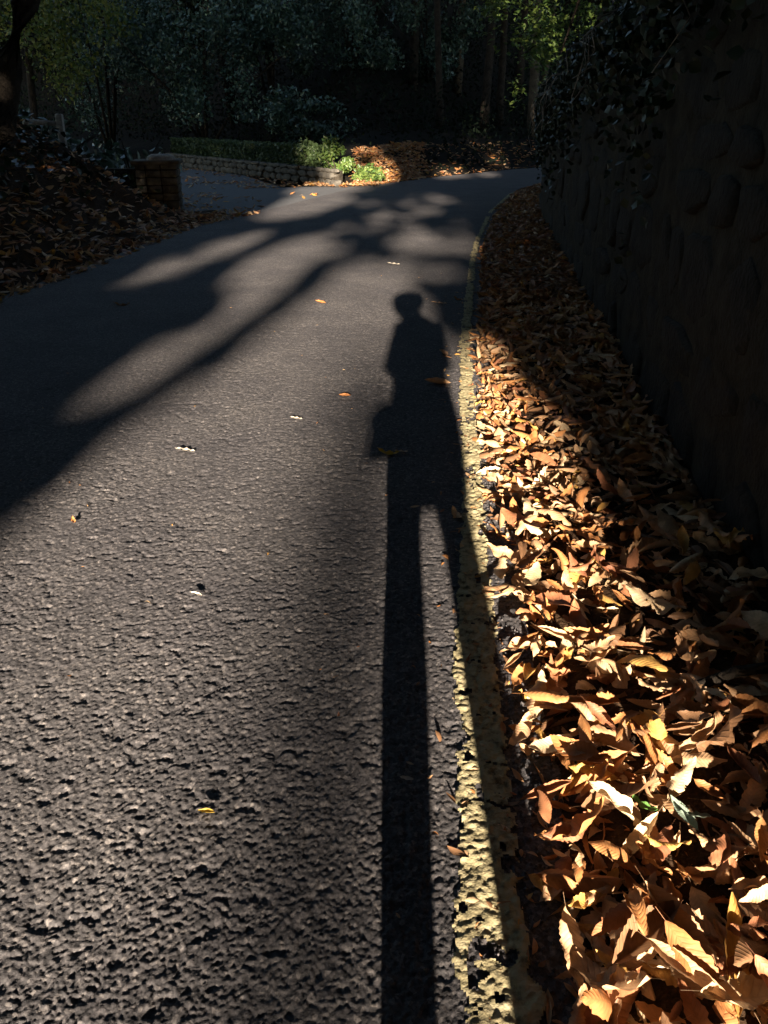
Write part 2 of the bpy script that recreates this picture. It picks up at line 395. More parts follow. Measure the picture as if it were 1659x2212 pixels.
gap([(760, 440), (850, 425), (1000, 415), (1020, 440), (900, 445), (800, 455)], dap=.55)
gap([(945, 372), (1000, 370), (1010, 380), (950, 384)]); gap([(1035, 371), (1065, 370), (1070, 379), (1040, 380)])
def blob(x, y, z, ru, rv, keep=0., dap=0.):
    u, v = uv_of(x, y, z); a = np.linspace(0, 2*math.pi, 12, endpoint=False)
    GAPS.append((np.c_[u+ru*np.cos(a), v+rv*np.sin(a)], keep, dap))
blob(-.85, 18.0, .35, .36, 1.2); blob(-.35, 18.3, .15, .4, .9); blob(-.02, 18.8, .25, .2, 1.6); blob(-1.5, 18.7, .55, .28, .45, .04)
blob(-1.2, 21, .55, .6, .6, .05)
blob(-9.3, 25.2, 4.1, 1.1, 5.5, .05, .40); blob(-7.6, 26, 3.2, .5, 3, .06); blob(4.2, 20.0, 2.6, .6, 5, .05, .42); blob(2.6, 15.2, 3.6, .8, 4., .05, .45); blob(-5.3, 26, 4.6, .25, 1.2, .03)
blob(3.0, 24.4, .25, .2, 1.2); blob(1.9, 24., 1.4, .1, .5, .04); blob(-.5, 20.4, .55, .35, .5, .05)
def inside(P, u, v):
    r = np.zeros(u.shape, bool); n = len(P); j = n-1
    for i in range(n):
        xi, yi = P[i]; xj, yj = P[j]
        c = ((yi > v) != (yj > v)) & (u < (xj-xi)*(v-yi)/(yj-yi+1e-12)+xi)
        r ^= c; j = i
    return r
def cleared(C, V):
    """which leaves (centres C, corners V (n,k,3)) stand in a gap"""
    n, k, _ = V.shape; out = np.zeros(n, bool); rnd = rng.random(n)
    pts = np.concatenate([V, C[:, None]], 1); u, v = uv_of(pts[..., 0], pts[..., 1], pts[..., 2])
    for P, keep, dap in GAPS:
        m = (u.max(1) > P[:, 0].min()) & (u.min(1) < P[:, 0].max()) & (v.max(1) > P[:, 1].min()) & (v.min(1) < P[:, 1].max())
        idx = np.nonzero(m)[0]
        if len(idx) == 0: continue
        hit = inside(P, u[idx], v[idx])
        hit = hit.sum(1) >= (2 if P is GAPS[0][0] else 1)
        if dap:      # sprays of leaves crossing the opening
            uu, vv = u[idx, -1], v[idx, -1]
            hit &= .6*vnoise(uu+vv*.05, vv, .34, 7)*1.0+.4*vnoise(uu*2.2, vv*.45, .30, 8) > dap
        out[idx] |= hit & (rnd[idx] >= keep)
    return out

# ------------------------------------------------------------------ foliage
def rand_rot(n, tilt=None, up=None):
    """orthonormal frames (a along the leaf, b across)"""
    if tilt is None:
        a = rng.normal(size=(n, 3)); nrm = rng.normal(size=(n, 3))
    else:
        nrm = np.array([0, 0, 1.])+rng.normal(0, tilt, (n, 3)); a = rng.normal(size=(n, 3))
    nrm /= np.linalg.norm(nrm, axis=1)[:, None]
    a -= nrm*(a*nrm).sum(1)[:, None]; a /= np.linalg.norm(a, axis=1)[:, None]
    return a, np.cross(nrm, a), nrm
def quads(C, size, tilt=None, aspect=.8):
    n = len(C); a, b, nn = rand_rot(n, tilt); s = np.broadcast_to(size, (n,))[:, None]*rng.uniform(.7, 1.3, (n, 1))
    a = a*s*.5; b = b*s*.5*aspect
    return np.stack([C-a, C-b*.9+a*.1, C+a, C+b*.9+a*.1], 1)
def points6(C, size, tilt=None, aspect=.5):
    """pointed leaves folded along the midrib: 6 corners"""
    n = len(C); a, b, nn = rand_rot(n, tilt); s = np.broadcast_to(size, (n,))[:, None]*rng.uniform(.7, 1.3, (n, 1))
    a = a*s*.5; b = b*s*.5*aspect; nn = nn*s*.12
    return np.stack([C-a, C-b-a*.2+nn, C-b*.7+a*.4+nn*.7, C+a, C+b*.7+a*.4+nn*.7, C+b-a*.2+nn], 1)
def soup(name, V, m, parent=None):
    n, k, _ = V.shape; b = np.arange(n)[:, None]*k
    if k == 4: F = b+np.arange(4)
    else: F = np.concatenate([b+np.array([0, 1, 2, 3]), b+np.array([0, 3, 4, 5])])
    return mk(name, V.reshape(-1, 3), F, m, parent)
def clumpy(n, c, r, nb=14, sub=.34, hollow=.35):
    """leaf positions in a crown: clumps spread through an ellipsoid, gaps between them"""
    c = np.array(c); r = np.array(r)
    d = rng.normal(size=(nb, 3)); d /= np.linalg.norm(d, axis=1)[:, None]
    cc = d*rng.uniform(hollow, .92, (nb, 1))
    wts = rng.uniform(.6, 1.4, nb); k = rng.choice(nb, n, p=wts/wts.sum())
    e = rng.normal(size=(n, 3)); e /= np.linalg.norm(e, axis=1)[:, None]; e *= rng.random((n, 1))**.45
    return c+(cc[k]+e*sub*rng.uniform(.7, 1.2, (nb, 1))[k])*r
def trunk(P, r0, r1, m, parent, limbs=(), n=9):
    b = MB(); P = np.array(P, float); k = 10; t = np.linspace(0, 1, k); ti = np.linspace(0, 1, len(P))
    Q = np.stack([np.interp(t, ti, P[:, i]) for i in range(3)], 1); Q[1:-1, :2] += rng.normal(0, r0*.12, (k-2, 2))
    rr = r0+(r1-r0)*t; rr[0] *= 1.35; rr[1] *= 1.08
    b.tube(Q, rr, n, .05)
    for (s, e, ra) in limbs:
        p0 = np.array([np.interp(s, t, Q[:, i]) for i in range(3)]); e = np.array(e, float); mid = (p0+e)/2+np.array([0, 0, .12*np.linalg.norm(e-p0)])+rng.normal(0, .06*np.linalg.norm(e-p0), 3)
        b.tube([p0, (p0+mid)/2, mid, (mid+e)/2, e], np.linspace(ra, ra*.25, 5), 6, .04)
    return b.build('trunk', m, parent, smooth=True)

# trees of the wood behind the camera: their crowns keep the sun off the lane, save for the gaps
BACK = [(-21, -17.5, 20), (-15, -15.5, 21), (-9.6, -17, 22), (-4.4, -15, 23), (2.4, -16.5, 22), (8, -15.5, 22), (13.5, -17, 21), (19, -16, 20),
        (-18, -25, 22), (-10.5, -26, 23), (-3.2, -24.5, 24), (4.2, -25.5, 24), (11, -24.5, 23), (17, -26, 22)]
ORD = ['first', 'second', 'third', 'fourth', 'fifth', 'sixth', 'seventh', 'eighth']
def back_wood():
    rows = [(BACK[:8], 98000), (BACK[8:], 66000)]
    for T, N in rows:
        T = np.array(T); x = rng.uniform(-24, 22, N); z = 1.2+rng.random(N)*22.5
        own = np.argmin(np.abs(x[:, None]-T[:, 0][None]+rng.normal(0, .8, (N, 1))), 1)
        top = T[own, 2]-.16*np.abs(x-T[own, 0])**1.6+rng.normal(0, .4, N); ok = z < top
        x, z, own = x[ok], z[ok], own[ok]
        y = T[own, 1]+np.clip(rng.normal(0, 1.5, len(x)), -3, 3)
        C = np.c_[x, y, z]; u, v = uv_of(x, y, z)
        near = (u > -3.2) & (u < 2.2) & (v < 32)
        size = np.where(near, .30, .42)
        V = quads(C, size)
        # finer leaves round the gaps
        k = 26000; cu = rng.uniform(-3.4, 2.2, k); vz = rng.uniform(-4, 34, k); yy = T[0, 1]*0+np.mean(T[:, 1])+rng.normal(0, 1.3, k); zz = (vz-yy)*TS
        C2 = np.c_[cu+TA*yy, yy, zz]; C2 = C2[zz > .5]; own2 = np.argmin(np.abs(C2[:, :1]-T[:, 0][None]), 1)
        V2 = quads(C2, .17)
        C = np.r_[C, C2]; own = np.r_[own, own2]; V = np.r_[V, V2]
        k = ~cleared(C, V); V = V[k]; own = own[k]
        for i, (tx, ty, th) in enumerate(T):
            if not (own == i).any(): continue
            e = empty('broadleaf_tree', (0, 0, 0), f"tall broadleaf tree in the {'front' if ty > -20 else 'rear'} row behind the photographer, {ORD[i]} from the left", 'tree', 'trees of the wood behind the photographer')
            soup('crown', V[own == i], M['backleaf'], e)
            trunk([(tx, ty, -.1), (tx+random.uniform(-.3, .3), ty, th*.5), (tx, ty, th*.85)], .3, .08, M['bark'], e)
back_wood()

def sapling():
    y = -46.; x = -.175+TA*y
    e = empty('slim_tree', (x, y, -.1), 'slim broken-topped tree at the lane edge far behind the photographer', 'tree')
    trunk([(-.04, 0, 0), (-.03, 0, 6), (-.01, 0, 10.5), (.06, 0, 11.6)], .215, .18, M['bark'], e)
    soup('crown', quads(clumpy(40, (.06, 0, 11.5), (.25, .3, .4), 6), .12), M['backleaf'], e)
sapling()

# ------------------------------------------------------------------ roadside wall on the right
def stone_data(k):
    """an irregular rounded block, unit size"""
    import bmesh
    out = []
    for i in range(k):
        n = 7; a = np.sort((np.arange(n)+rng.uniform(-.3, .3, n))/n*2*math.pi)
        c = np.cos(a); s_ = np.sin(a); q = (np.abs(c)**7+np.abs(s_)**7)**(-1/7)
        q = q*.5*rng.uniform(.86, 1.02, n)
        ring = np.c_[c*q, s_*q]
        V = [np.c_[ring, np.full(n, -.5)], np.c_[ring*1.0, np.full(n, .34)+rng.uniform(-.06, .06, n)], np.c_[ring*.88, .5+rng.uniform(-.14, .1, n)]]
        V = np.r_[V[0], V[1], V[2], [[0, 0, .5]]]
        Q = [[j*n+i_, j*n+(i_+1) % n, (j+1)*n+(i_+1) % n, (j+1)*n+i_] for j in range(2) for i_ in range(n)]
        T = [[3*n, 2*n+i_, 2*n+(i_+1) % n] for i_ in range(n)]
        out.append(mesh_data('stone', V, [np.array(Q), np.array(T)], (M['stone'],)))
    return out
STONES = stone_data(14)
def frame_at(f, y):
    """point on the face, direction along it and its outward (road side) normal"""
    e = .05; d = np.array([f(y+e)-f(y-e), 2*e]); d /= np.linalg.norm(d)
    return np.array([f(y), y]), d, np.array([-d[1], d[0]])
def place_stone(me, parent, c, d, nrm, sx, sz, dep, tilt=0):
    o = link('stone', me, parent)
    ax = Vector((d[0], d[1], 0)); az = Vector((0, 0, 1)); an = Vector((nrm[0], nrm[1], 0))
    m = Matrix((ax*sx, az*sz, an*dep)).transposed()
    rot = Matrix.Rotation(tilt, 3, an)
    o.matrix_local = Matrix.Translation(c) @ (rot @ m).to_4x4()
    return o
def build_wall():
    e = empty('stone_wall', (1.5, 8, 0), 'tall rough stone retaining wall with pale mortar beside the leaf drift', 'wall')
    ys = np.r_[np.arange(-12, 0, .25), np.arange(0, 16, .12), np.arange(16, 21.01, .25)]
    V = []; nz = 22
    for y in ys:
        p, d, nr = frame_at(wall_x, y); h = wall_h(y)+.05*(vnoise(np.array(y), np.array(0.), .5, 5)-.5)
        z = np.linspace(-.2, h, nz); bu = .05*(fbm(np.full(nz, y), z, .35, 6)-.5)+.018*(vnoise(np.full(nz, y), z, .09, 8)-.5)
        front = np.c_[p[0]+nr[0]*(bu-.02), p[1]+nr[1]*(bu-.02), z]
        back = np.array([[p[0]-nr[0]*.4, p[1]-nr[1]*.4, h+.02], [p[0]-nr[0]*.42, p[1]-nr[1]*.42, -.2]])
        V.append(np.r_[front, back])
    n = nz+2; V = np.concatenate(V); i = np.arange(len(ys)-1)[:, None]*n+np.arange(n-1)[None]
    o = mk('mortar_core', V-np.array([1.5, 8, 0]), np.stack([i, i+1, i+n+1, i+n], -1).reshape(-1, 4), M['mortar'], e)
    z = -.02; row = 0
    while z < 2.1:
        hgt = rng.uniform(.14, .36); y = .2+rng.uniform(0, .4)
        while y < 15.5:
            wd = rng.uniform(.2, .66)*(1 if y < 9 else 1.4); yc = y+wd*.5*.97
            if z+hgt < wall_h(yc)-.02:
                p, d, nr = frame_at(wall_x, yc)
                c = Vector((p[0]-nr[0]*.055-1.5, p[1]-nr[1]*.055-8, z+hgt*.5))
                place_stone(STONES[rng.integers(14)], e, c, d, nr, wd*rng.uniform(.88, 1.), hgt*rng.uniform(.8, 1.04), .075*rng.uniform(.7, 1.5), rng.normal(0, .12))
            y += wd
        z += hgt
    return e
build_wall()

# low garden wall across the drive, the stub of a wall with its cap, the garden hedge
def build_low_wall():
    e = empty('garden_wall', (-3, 20.5, 0), 'low pale stone garden wall below the clipped hedge across the drive', 'wall')
    d = WB-WA; Ln = np.linalg.norm(d); d /= Ln; nr = np.array([d[1], -d[0]])
    if nr[1] > 0: nr = -nr
    mid = (WA+WB)/2; b = MB(); b.box((mid[0]-nr[0]*.12+3, mid[1]-nr[1]*.12-20.5, .09), (Ln, .2, .36), math.atan2(d[1], d[0])); b.build('mortar_core', M['mortar'], e)
    pst = [m.copy() for m in STONES]
    for m in pst: m.materials.clear(); m.materials.append(M['palestone'])
    for r, (z, hh) in enumerate([(.0, .13), (.135, .12), (.255, .075)]):
        t = rng.uniform(0, .2)
        while t < Ln-.1:
            wd = rng.uniform(.24, .46); c2 = WA+d*(t+wd/2)
            place_stone(pst[rng.integers(14)], e, Vector((c2[0]-nr[0]*.03+3, c2[1]-nr[1]*.03-20.5, z+hh*.5-.02)), d, nr, wd*1.02, hh*1.06, .085*rng.uniform(.5, 1.5), rng.normal(0, .03))
            t += wd
build_low_wall()
def build_pillar():
    e = empty('stone_pillar', (-3.12, 12.35, 0), 'squat stone gate pillar with a domed cap at the end of the leafy bank', 'pillar')
    rz = R(8); b = MB(); b.box((0, 0, .3), (.53, .5, .68), rz); b.build('mortar_core', M['mortar'], e)
    z = 0.; pm = M['palestone']; k = 0
    while z < .62:
        hh = .098; xs = [-.28, -.06, .12, .28] if k % 2 else [-.28, -.14, .06, .28]
        for i in range(3):
            for side in (-1, 1):
                b = MB(); wd = xs[i+1]-xs[i]-.012; cx = (xs[i]+xs[i+1])/2
                cc, ss = math.cos(rz), math.sin(rz); yy = side*.225
                b.box((cx*cc-yy*ss, cx*ss+yy*cc, z+hh/2), (wd, .11+rng.uniform(-.012, .012), hh-.012), rz, .003)
                bevel(b.build('brick', pm, e), .008, 1)
        for side in (-1, 1):
            b = MB(); xx = side*.235; cc, ss = math.cos(rz), math.sin(rz)
            b.box((xx*cc, xx*ss, z+hh/2), (.085, .335, hh-.012), rz, .003); bevel(b.build('brick', pm, e), .008, 1)
        z += hh
    b = MB(); b.box((0, 0, .68), (.64, .6, .055), rz, .004); bevel(b.build('cap_slab', pm, e), .012, 2)
    a = np.linspace(0, 2*math.pi, 12, endpoint=False); V = []; 
    for r, z in [(.2, .706), (.19, .745), (.13, .775), (.0001, .782)]: V += [(.06+r*1.0*math.cos(t), r*1.1*math.sin(t), z) for t in a]
    F = [[j*12+i, j*12+(i+1) % 12, (j+1)*12+(i+1) % 12, (j+1)*12+i] for j in range(3) for i in range(12)]
    mk('cap_dome', V, F, M['wood'], e, smooth=True)
    # the wall that runs from the pillar into the bank
    e2 = empty('boundary_wall', (-3.75, 12.5, 0), 'short stone wall running from the gate pillar into the leafy bank', 'wall')
    b = MB(); b.box((-.35, .1, .28), (1.3, .3, .6), R(-8)); b.build('mortar_core', M['mortar'], e2)
    dd = np.array([math.cos(R(-8)), math.sin(R(-8))]); nr = np.array([dd[1], -dd[0]])
    for r in range(4):
        t = -.62
        while t < .6:
            wd = rng.uniform(.18, .34); c = np.array([-.35, .1])+dd*(t+wd/2)+nr*.13
            place_stone(STONES[rng.integers(14)], e2, Vector((c[0], c[1], .06+r*.145)), dd, nr, wd, .145, .12); t += wd
    # cut stub: gate and fence farther up
    f = empty('wooden_fence', (-5.45, 15.4, .35), 'weathered wooden fence post with two broken rails above the bank', 'fence')
    b = MB(); b.box((0, 0, .45), (.11, .1, .95), 0, .004); bevel(b.build('post', M['wood'], f), .01, 1)
    for z, dz in ((.78, .03), (.42, -.06)):
        b = MB(); V0 = np.array([-.62, 0, z+dz]); b.tube([V0, (-.3, .02, z+dz*.5), (-.06, 0, z)], [.05, .05, .045], 6, .05); b.build('rail', M['wood'], f)
    b = MB(); b.tube([(-.5, .01, .45), (-.08, .01, .72)], [.035, .035], 6, .05); b.build('brace', M['wood'], f)
build_pillar()

def build_hedge():
    e = empty('clipped_hedge', (-3.6, 21.8, .2), 'long low clipped hedge on top of the garden wall', 'hedge')
    d = WB-WA; Ln = np.linalg.norm(d); d /= Ln; back = np.array([-d[1], d[0]])
    if back[1] < 0: back = -back
    n = 11000; t = rng.random(n)*(Ln-1.05); s = rng.random(n); h = rng.random(n)
    k = rng.random(n)
    s = np.where(k < .4, rng.random(n)**3*.3, s); h = np.where((k > .4) & (k < .75), 1-rng.random(n)**3*.2, h)
    P = WA[None]+d*t[:, None]+back*(.2+.62*s)[:, None]
    hh = .44+.03*(vnoise(t, t*0, .5, 13)-.5)
    C = np.c_[P[:, 0], P[:, 1], .23+hh*h+rng.normal(0, .008, n)]-np.array([-3.6, 21.8, .2])
    soup('foliage', points6(C, .075), M['hedge'], e)
    b = MB()
    for i in range(16):
        p = WA+d*(.3+i*.5)+back*.5
        b.tube([(p[0]+3.6, p[1]-21.8, -.05), (p[0]+3.6+rng.normal(0, .05), p[1]-21.8, .22), (p[0]+3.6+rng.normal(0, .12), p[1]-21.8, .42)], [.018, .014, .006], 5)
    tag(b.build('stems', M['bark'], e), kind='stuff')
build_hedge()

def shrub(name, c, r, n, leaf, m, label, cat, group=None, stems=5, nb=12, base=None, asp=.5, sub=.36, tilt=None):
    c = np.array(c, float); r = np.array(r, float)
    gz = c[2]-r[2] if base is None else base
    org = np.array([c[0], c[1], gz]); e = empty(name, org, label, cat, group)
    C = clumpy(n, c, r, nb, sub); C = C[C[:, 2] > gz]
    soup('foliage', points6(C-org, leaf, tilt, asp), m, e)
    b = MB()
    for i in range(stems):
        q = rng.normal(0, .45, 3)*r; q[2] = abs(q[2])+ (c[2]-gz)
        b.tube([(0, 0, -.1), q*np.array([.35, .35, .5]), q], np.array([.05, .035, .012])*min(1, r[2]), 5)
    tag(b.build('stems', M['bark'], e), kind='stuff')
    return e
# the sunlit laurel where the hedge ends, and its neighbours
shrub('laurel_shrub', (-.95, 18.25, .42), (.48, .42, .42), 1100, .09, M['green'], 'sunlit bright green shrub at the near end of the clipped hedge', 'shrub', base=.1)
shrub('laurel_shrub', (-.3, 18.35, .2), (.42, .28, .26), 620, .085, M['green'], 'low green plant spilling over the end of the garden wall onto leaves', 'shrub', base=0)
shrub('laurel_shrub', (-1.65, 18.95, .5), (.38, .4, .3), 360, .11, M['hedge'], 'dark bushy tuft between the clipped hedge and the sunlit shrub', 'shrub', base=.15)
shrub('rhododendron', (-3.9, 13.9, .55), (.75, .6, .5), 420, .15, M['ever'], 'low blue-green evergreen bush behind the gate pillar', 'shrub', base=0)
shrub('rhododendron', (-6.4, 16.2, .9), (1.3, 1., .8), 620, .17, M['ever'], 'evergreen bush behind the wooden fence', 'shrub', base=0)
BIG = [((-5.4, 27.5, 3.0), (2.6, 1.8, 2.6), 5200, 'large dark evergreen bush at the far left end of the hedge'),
       ((-3.4, 28.2, 4.3), (2.2, 1.8, 2.3), 5200, 'tall blue-green evergreen rising behind the middle of the hedge'),
       ((-.9, 29.0, 3.6), (2.0, 1.8, 2.9), 5200, 'tall evergreen bush behind the near end of the hedge'),
       ((-8.6, 28.5, 4.2), (2.6, 2., 3.4), 5200, 'tall evergreen beyond the leaning tree'),
       ((1.5, 31.2, 4.6), (1.7, 1.6, 2.6), 3600, 'dark evergreen crown at the edge of the trunks beyond the bend'),
       ((-2.2, 24.2, 1.2), (1.5, .8, .75), 1500, 'low dark bush just behind the hedge'),
       ((-5.2, 31.5, 6.4), (2.8, 2., 2.4), 4200, 'pale green tree top above the evergreens')]
for c, r, n, lab in BIG:
    shrub('evergreen_bush', c, r, int(n*1.7), .115, M['ever'], lab, 'bush', base=float(hill_z(np.array(c[0]), np.array(c[1])))-.05, nb=34, sub=.25, asp=.6, stems=7)

# trees in view
def tree(name, base, top, r0, crown_c, crown_r, n, leaf, ml, mb, label, nb=20, limbs=5, group=None, sub=.3, tilt=None, clr=False):
    base = np.array(base, float); e = empty(name, base, label, 'tree', group)
    C = clumpy(n, crown_c, crown_r, nb, sub)
    V = points6(C, leaf, tilt)
    if clr: V = V[~cleared(C, V)]
    soup('crown', V-base, ml, e)
    L = []
    for i in range(limbs):
        q = np.array(crown_c)+rng.normal(0, .45, 3)*np.array(crown_r)-base
        L.append((rng.uniform(.45, .95), q, r0*.38))
    top = np.array(top)-base
    trunk([(0, 0, -.3), top*.5+np.array([0, 0, .0]), top], r0, r0*.35, mb, e, L)
    return e
bz = lambda x, y: float(bank_z(np.array(x), np.array(y)))
hz = lambda x, y: float(hill_z(np.array(x), np.array(y)))
tree('leaning_tree', (-4.35, 9.5, bz(-4.35, 9.5)), (-1.95, 9.8, 5.4), .175, (-2.4, 10.0, 6.3), (2.6, 2.2, 1.6), 2600, .12, M['ivy'], M['bark'], 'dark tree trunk leaning towards the lane on the leafy bank', limbs=6)
tree('yellowing_tree', (-10.2, 26.5, .2), (-9.6, 26.5, 6.5), .13, (-8.8, 26, 3.7), (2.1, 1.9, 2.2), 3600, .13, M['autumn'], M['bark'], 'sunlit yellow-green tree glimpsed behind the leaning trunk', nb=30)

tree('overhanging_beech', (4.6, 15.2, 1.5), (3.6, 15.6, 7), .17, (2.35, 16.2, 3.9), (1.5, 2.2, 1.75), 3400, .11, M['green'], M['bark'], 'green beech whose low branches hang over the wall at the bend', nb=34, limbs=9, sub=.26, tilt=.5)
tree('overhanging_beech', (4.0, 9.4, 1.9), (3.2, 9.6, 6), .11, (2.3, 10.6, 3.4), (1.1, 1.5, .9), 1100, .085, M['autumn'], M['bark'], 'yellowing branch tips hanging above the ivy on the wall', nb=20, limbs=8, sub=.26, tilt=.5)
tree('overhanging_beech', (6.4, 20.5, .6), (5.2, 20.8, 7), .15, (4.0, 21.2, 3.0), (1.4, 1.6, 2.3), 2600, .11, M['green'], M['bark'], 'bright green young tree at the far corner of the wall', nb=30, limbs=8, sub=.26, tilt=.6)
TR = [(.9, 30), (1.7, 27.5), (2.5, 32), (3.1, 28.5), (3.9, 31), (4.6, 28.3), (5.4, 32), (6.2, 29.4), (7.4, 33), (-.3, 33), (5.0, 34.5), (8.6, 30.5)]
places = ['left of the gap', 'nearest the bend', 'deep behind the others', 'nearest the middle of the gap', 'half hidden in the shade', 'closest to the wall corner', 'right of a dark gap',
          'beside the wall corner', 'beyond the wall corner', 'behind the tall evergreen', 'farthest from the lane', 'at the foot of the hillside']
for (x, y), pz in zip(TR, places):
    z = hz(x, y); h = rng.uniform(9, 13); lx = rng.normal(0, .5)
    tree('woodland_tree', (x, y, z), (x+lx, y, z+h), rng.uniform(.1, .17), (x+lx, y, z+h*.8), (2.4, 2.4, h*.3), 2600, .34, M['backleaf'], M['palebark'] if x in (5.4, 4.6, 2.5) else M['bark'],
         'slim bare trunk in the dark wood, '+pz, limbs=4, group='slim trunks in the wood beyond the bend')
# undergrowth that fills the dark wood
def undergrowth():
    n = 30000; x = rng.uniform(-16, 15, n); d = np.where(x > 1.0, .35, 2.6)+rng.random(n)**.8*17; y = back_edge(x)+d
    hgt = (.35+2.6*fbm(x, y, 1.5, 101)**2)*np.clip((d-.3)/4, .12, 1); z = hill_z(x, y)+rng.random(n)*hgt
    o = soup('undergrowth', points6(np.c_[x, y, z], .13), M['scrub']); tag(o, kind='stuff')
undergrowth()
# far wood closing the view
def far_wood():
    n = 60000; x = rng.uniform(-34, 34, n); y = 42+rng.random(n)*9; z = hill_z(x, y)+rng.random(n)**.9*15
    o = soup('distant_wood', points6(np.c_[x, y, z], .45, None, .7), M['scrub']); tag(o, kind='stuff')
far_wood()

# unseen oaks added above the picture, their crowns blocking sky light over the lane
SIDE = [(-7.5, 4.5, 10.5, 6.2, 'on the leafy bank above the leaning tree'), (-8, -7, 11, 6.5, 'on the bank behind the photographer'), (6.5, 5, 10.5, 6.2, 'above the middle of the stone wall'),
        (6.5, -6, 11, 6.5, 'above the wall behind the photographer'), (-12.5, 13.5, 11, 5.6, 'beyond the wooden fence'), (8.5, 14, 10.5, 5.6, 'above the wall near the bend'), (-1, -9, 14, 6.5, 'standing in the lane edge far behind'),
        (-.5, 4, 14.5, 6.0, 'reaching right over the lane'), (-12.5, -1, 6, 5.2, 'low on the bank left of the photographer'), (-13.5, 7, 6.5, 5.2, 'low behind the leaning tree'),
        (-3.5, 10.5, 13, 5.0, 'with branches above the gate pillar'), (12.5, 3, 7, 5.2, 'deep behind the stone wall'), (3.2, 22, 12.5, 5., 'beyond the bend of the lane'), (3.5, 10, 14, 4.6, 'arching from the wall'), (-4, -2, 13, 5.5, 'arching from the bank')]
for x, y, z, r, pz in SIDE:
    n = 10500; C = clumpy(n, (x, y, z), (r, r, r*.5), 34, .40, .05); V = points6(C, .55, .7, .8); k = ~cleared(C, V)
    bx = x if abs(x) > 5 else (-5.5 if x < -.7 else 4.6)
    b0 = (bx*1.05, y, .8); e = empty('sky_block_oak', b0, 'added oak '+pz+', its crown blocking the sky', 'tree', 'unseen oaks added to block sky light')
    soup('crown', V[k]-np.array(b0), M['backleaf'], e)
    trunk([(0, 0, -.8), ((x-bx)*.3, 0, z*.5), ((x-bx)*.7-.05*bx, 0, z-1.2)], .28, .1, M['bark'], e, [(.7, (x-bx+rng.normal(0, 2), rng.normal(0, 2), z), .1) for _ in range(4)])

# ivy on the wall
def build_ivy():
    e = empty('ivy', (1.5, 8, 1.4), 'dark ivy spilling over the top of the stone wall', 'ivy')
    n = 9000; y = 1.6+rng.random(n)**.85*14.2; 
    drop = np.abs(rng.normal(0, 1, n))*(.12+.5*fbm(y, y*0, .7, 111)**2+.012*np.clip(y-6, 0, 8))
    up = rng.random(n) < .42
    h = wall_h(y); z = np.where(up, h+rng.random(n)*.16, h-drop)
    off = np.where(up, rng.uniform(-.12, .35, n), -.03-.10*rng.random(n)*np.clip(1.2-drop, .2, 1))
    C = np.c_[wall_x(y)+off, y, z]; C = C[z > .5]
    V = points6(C, .046, None, .85)
    soup('leaves', V-np.array([1.5, 8, 1.4]), M['ivy'], e)
    b = MB()
    for i in range(20):
        y0 = 2+rng.random()**.8*11; x0 = wall_x(y0)-.08-rng.random()*.06; z0 = wall_h(y0)+.08; ln = rng.uniform(.2, .7)
        P = [(x0+.1, y0, z0), (x0-.04, y0+rng.normal(0, .08), z0-ln*.2), (x0-.07, y0+rng.normal(0, .12), z0-ln*.45), (x0-.05, y0+rng.normal(0, .2), z0-ln*.75), (x0-.08, y0+rng.normal(0, .25), z0-ln)]
        b.tube(np.array(P)-np.array([1.5, 8, 1.4]), [.005, .0045, .004, .003, .002], 5)
    tag(b.build('stems', M['wood'], e), kind='stuff')
build_ivy()
def bank_ivy():
    n = 17000; y = 2+rng.random(n)*10.2; d = .7+rng.random(n)**.7*5; x = road_l(y)-d
    keep = rng.random(n) < np.clip((d-.8)/.9, 0, 1)*(.25+fbm(x, y, .8, 121)*1.3)
    x, y = x[keep], y[keep]; z = bank_z(x, y)+rng.random(len(x))*.22
    o = soup('bank_ivy', points6(np.c_[x, y, z], .085, .8, .85), M['ivy']); tag(o, kind='stuff')
bank_ivy()


# ------------------------------------------------------------------ the photographer, standing behind the camera; the long shadow is hers
M['coat'] = noisy('dark_wool', (.02, .02, .024), (.04, .04, .045), 60, .95, .3, 200, .1, dist=.003)
M['denim'] = noisy('dark_denim', (.02, .025, .04), (.035, .042, .065), 80, .9, .2, 300, .1, dist=.002)
M['skin'] = mat('skin', (.55, .36, .27), .5); M['hair'] = noisy('brown_hair', (.03, .018, .01), (.06, .036, .02), 60, .6, .6, 120, .3, dist=.006)
M['leather'] = noisy('dark_leather', (.025, .016, .012), (.045, .03, .022), 40, .5, .3, 150, .4, dist=.003)
M['metal'] = mat('dark_metal', (.05, .05, .055), .35, .5); M['eye'] = mat('eye', (.05, .03, .02), .2, .5)
def skinned(name, P, E, Rr, m, parent, root=0, sub=1):
    me = bpy.data.meshes.new(name); me.from_pydata([tuple(p) for p in P], E, []); me.materials.append(m)
    o = link(name, me, parent); md = o.modifiers.new('skin', 'SKIN'); md.use_smooth_shade = True
    for i, r in enumerate(Rr):
        v = me.skin_vertices[0].data[i]; v.radius = r if isinstance(r, tuple) else (r, r); v.use_root = i == root
    sb = o.modifiers.new('sub', 'SUBSURF'); sb.levels = sb.render_levels = sub
    return o
def loft(name, rings, m, parent, n=20, close=True):
    """rings of (x, y, z, rx, ry)"""
    a = np.linspace(0, 2*math.pi, n, endpoint=False); V = []
    for x, y, z, rx, ry in rings:
        w_ = 1+.02*np.sin(a*5+z*20); V.append(np.c_[x+rx*np.cos(a)*w_, y+ry*np.sin(a)*w_, np.full(n, z)])
    k = len(rings); F = [[j*n+i, j*n+(i+1) % n, (j+1)*n+(i+1) % n, (j+1)*n+i] for j in range(k-1) for i in range(n)]
    o = mk(name, np.concatenate(V), F, m, parent, smooth=True)
    so = o.modifiers.new('cloth', 'SOLIDIFY'); so.thickness = .006
    return o
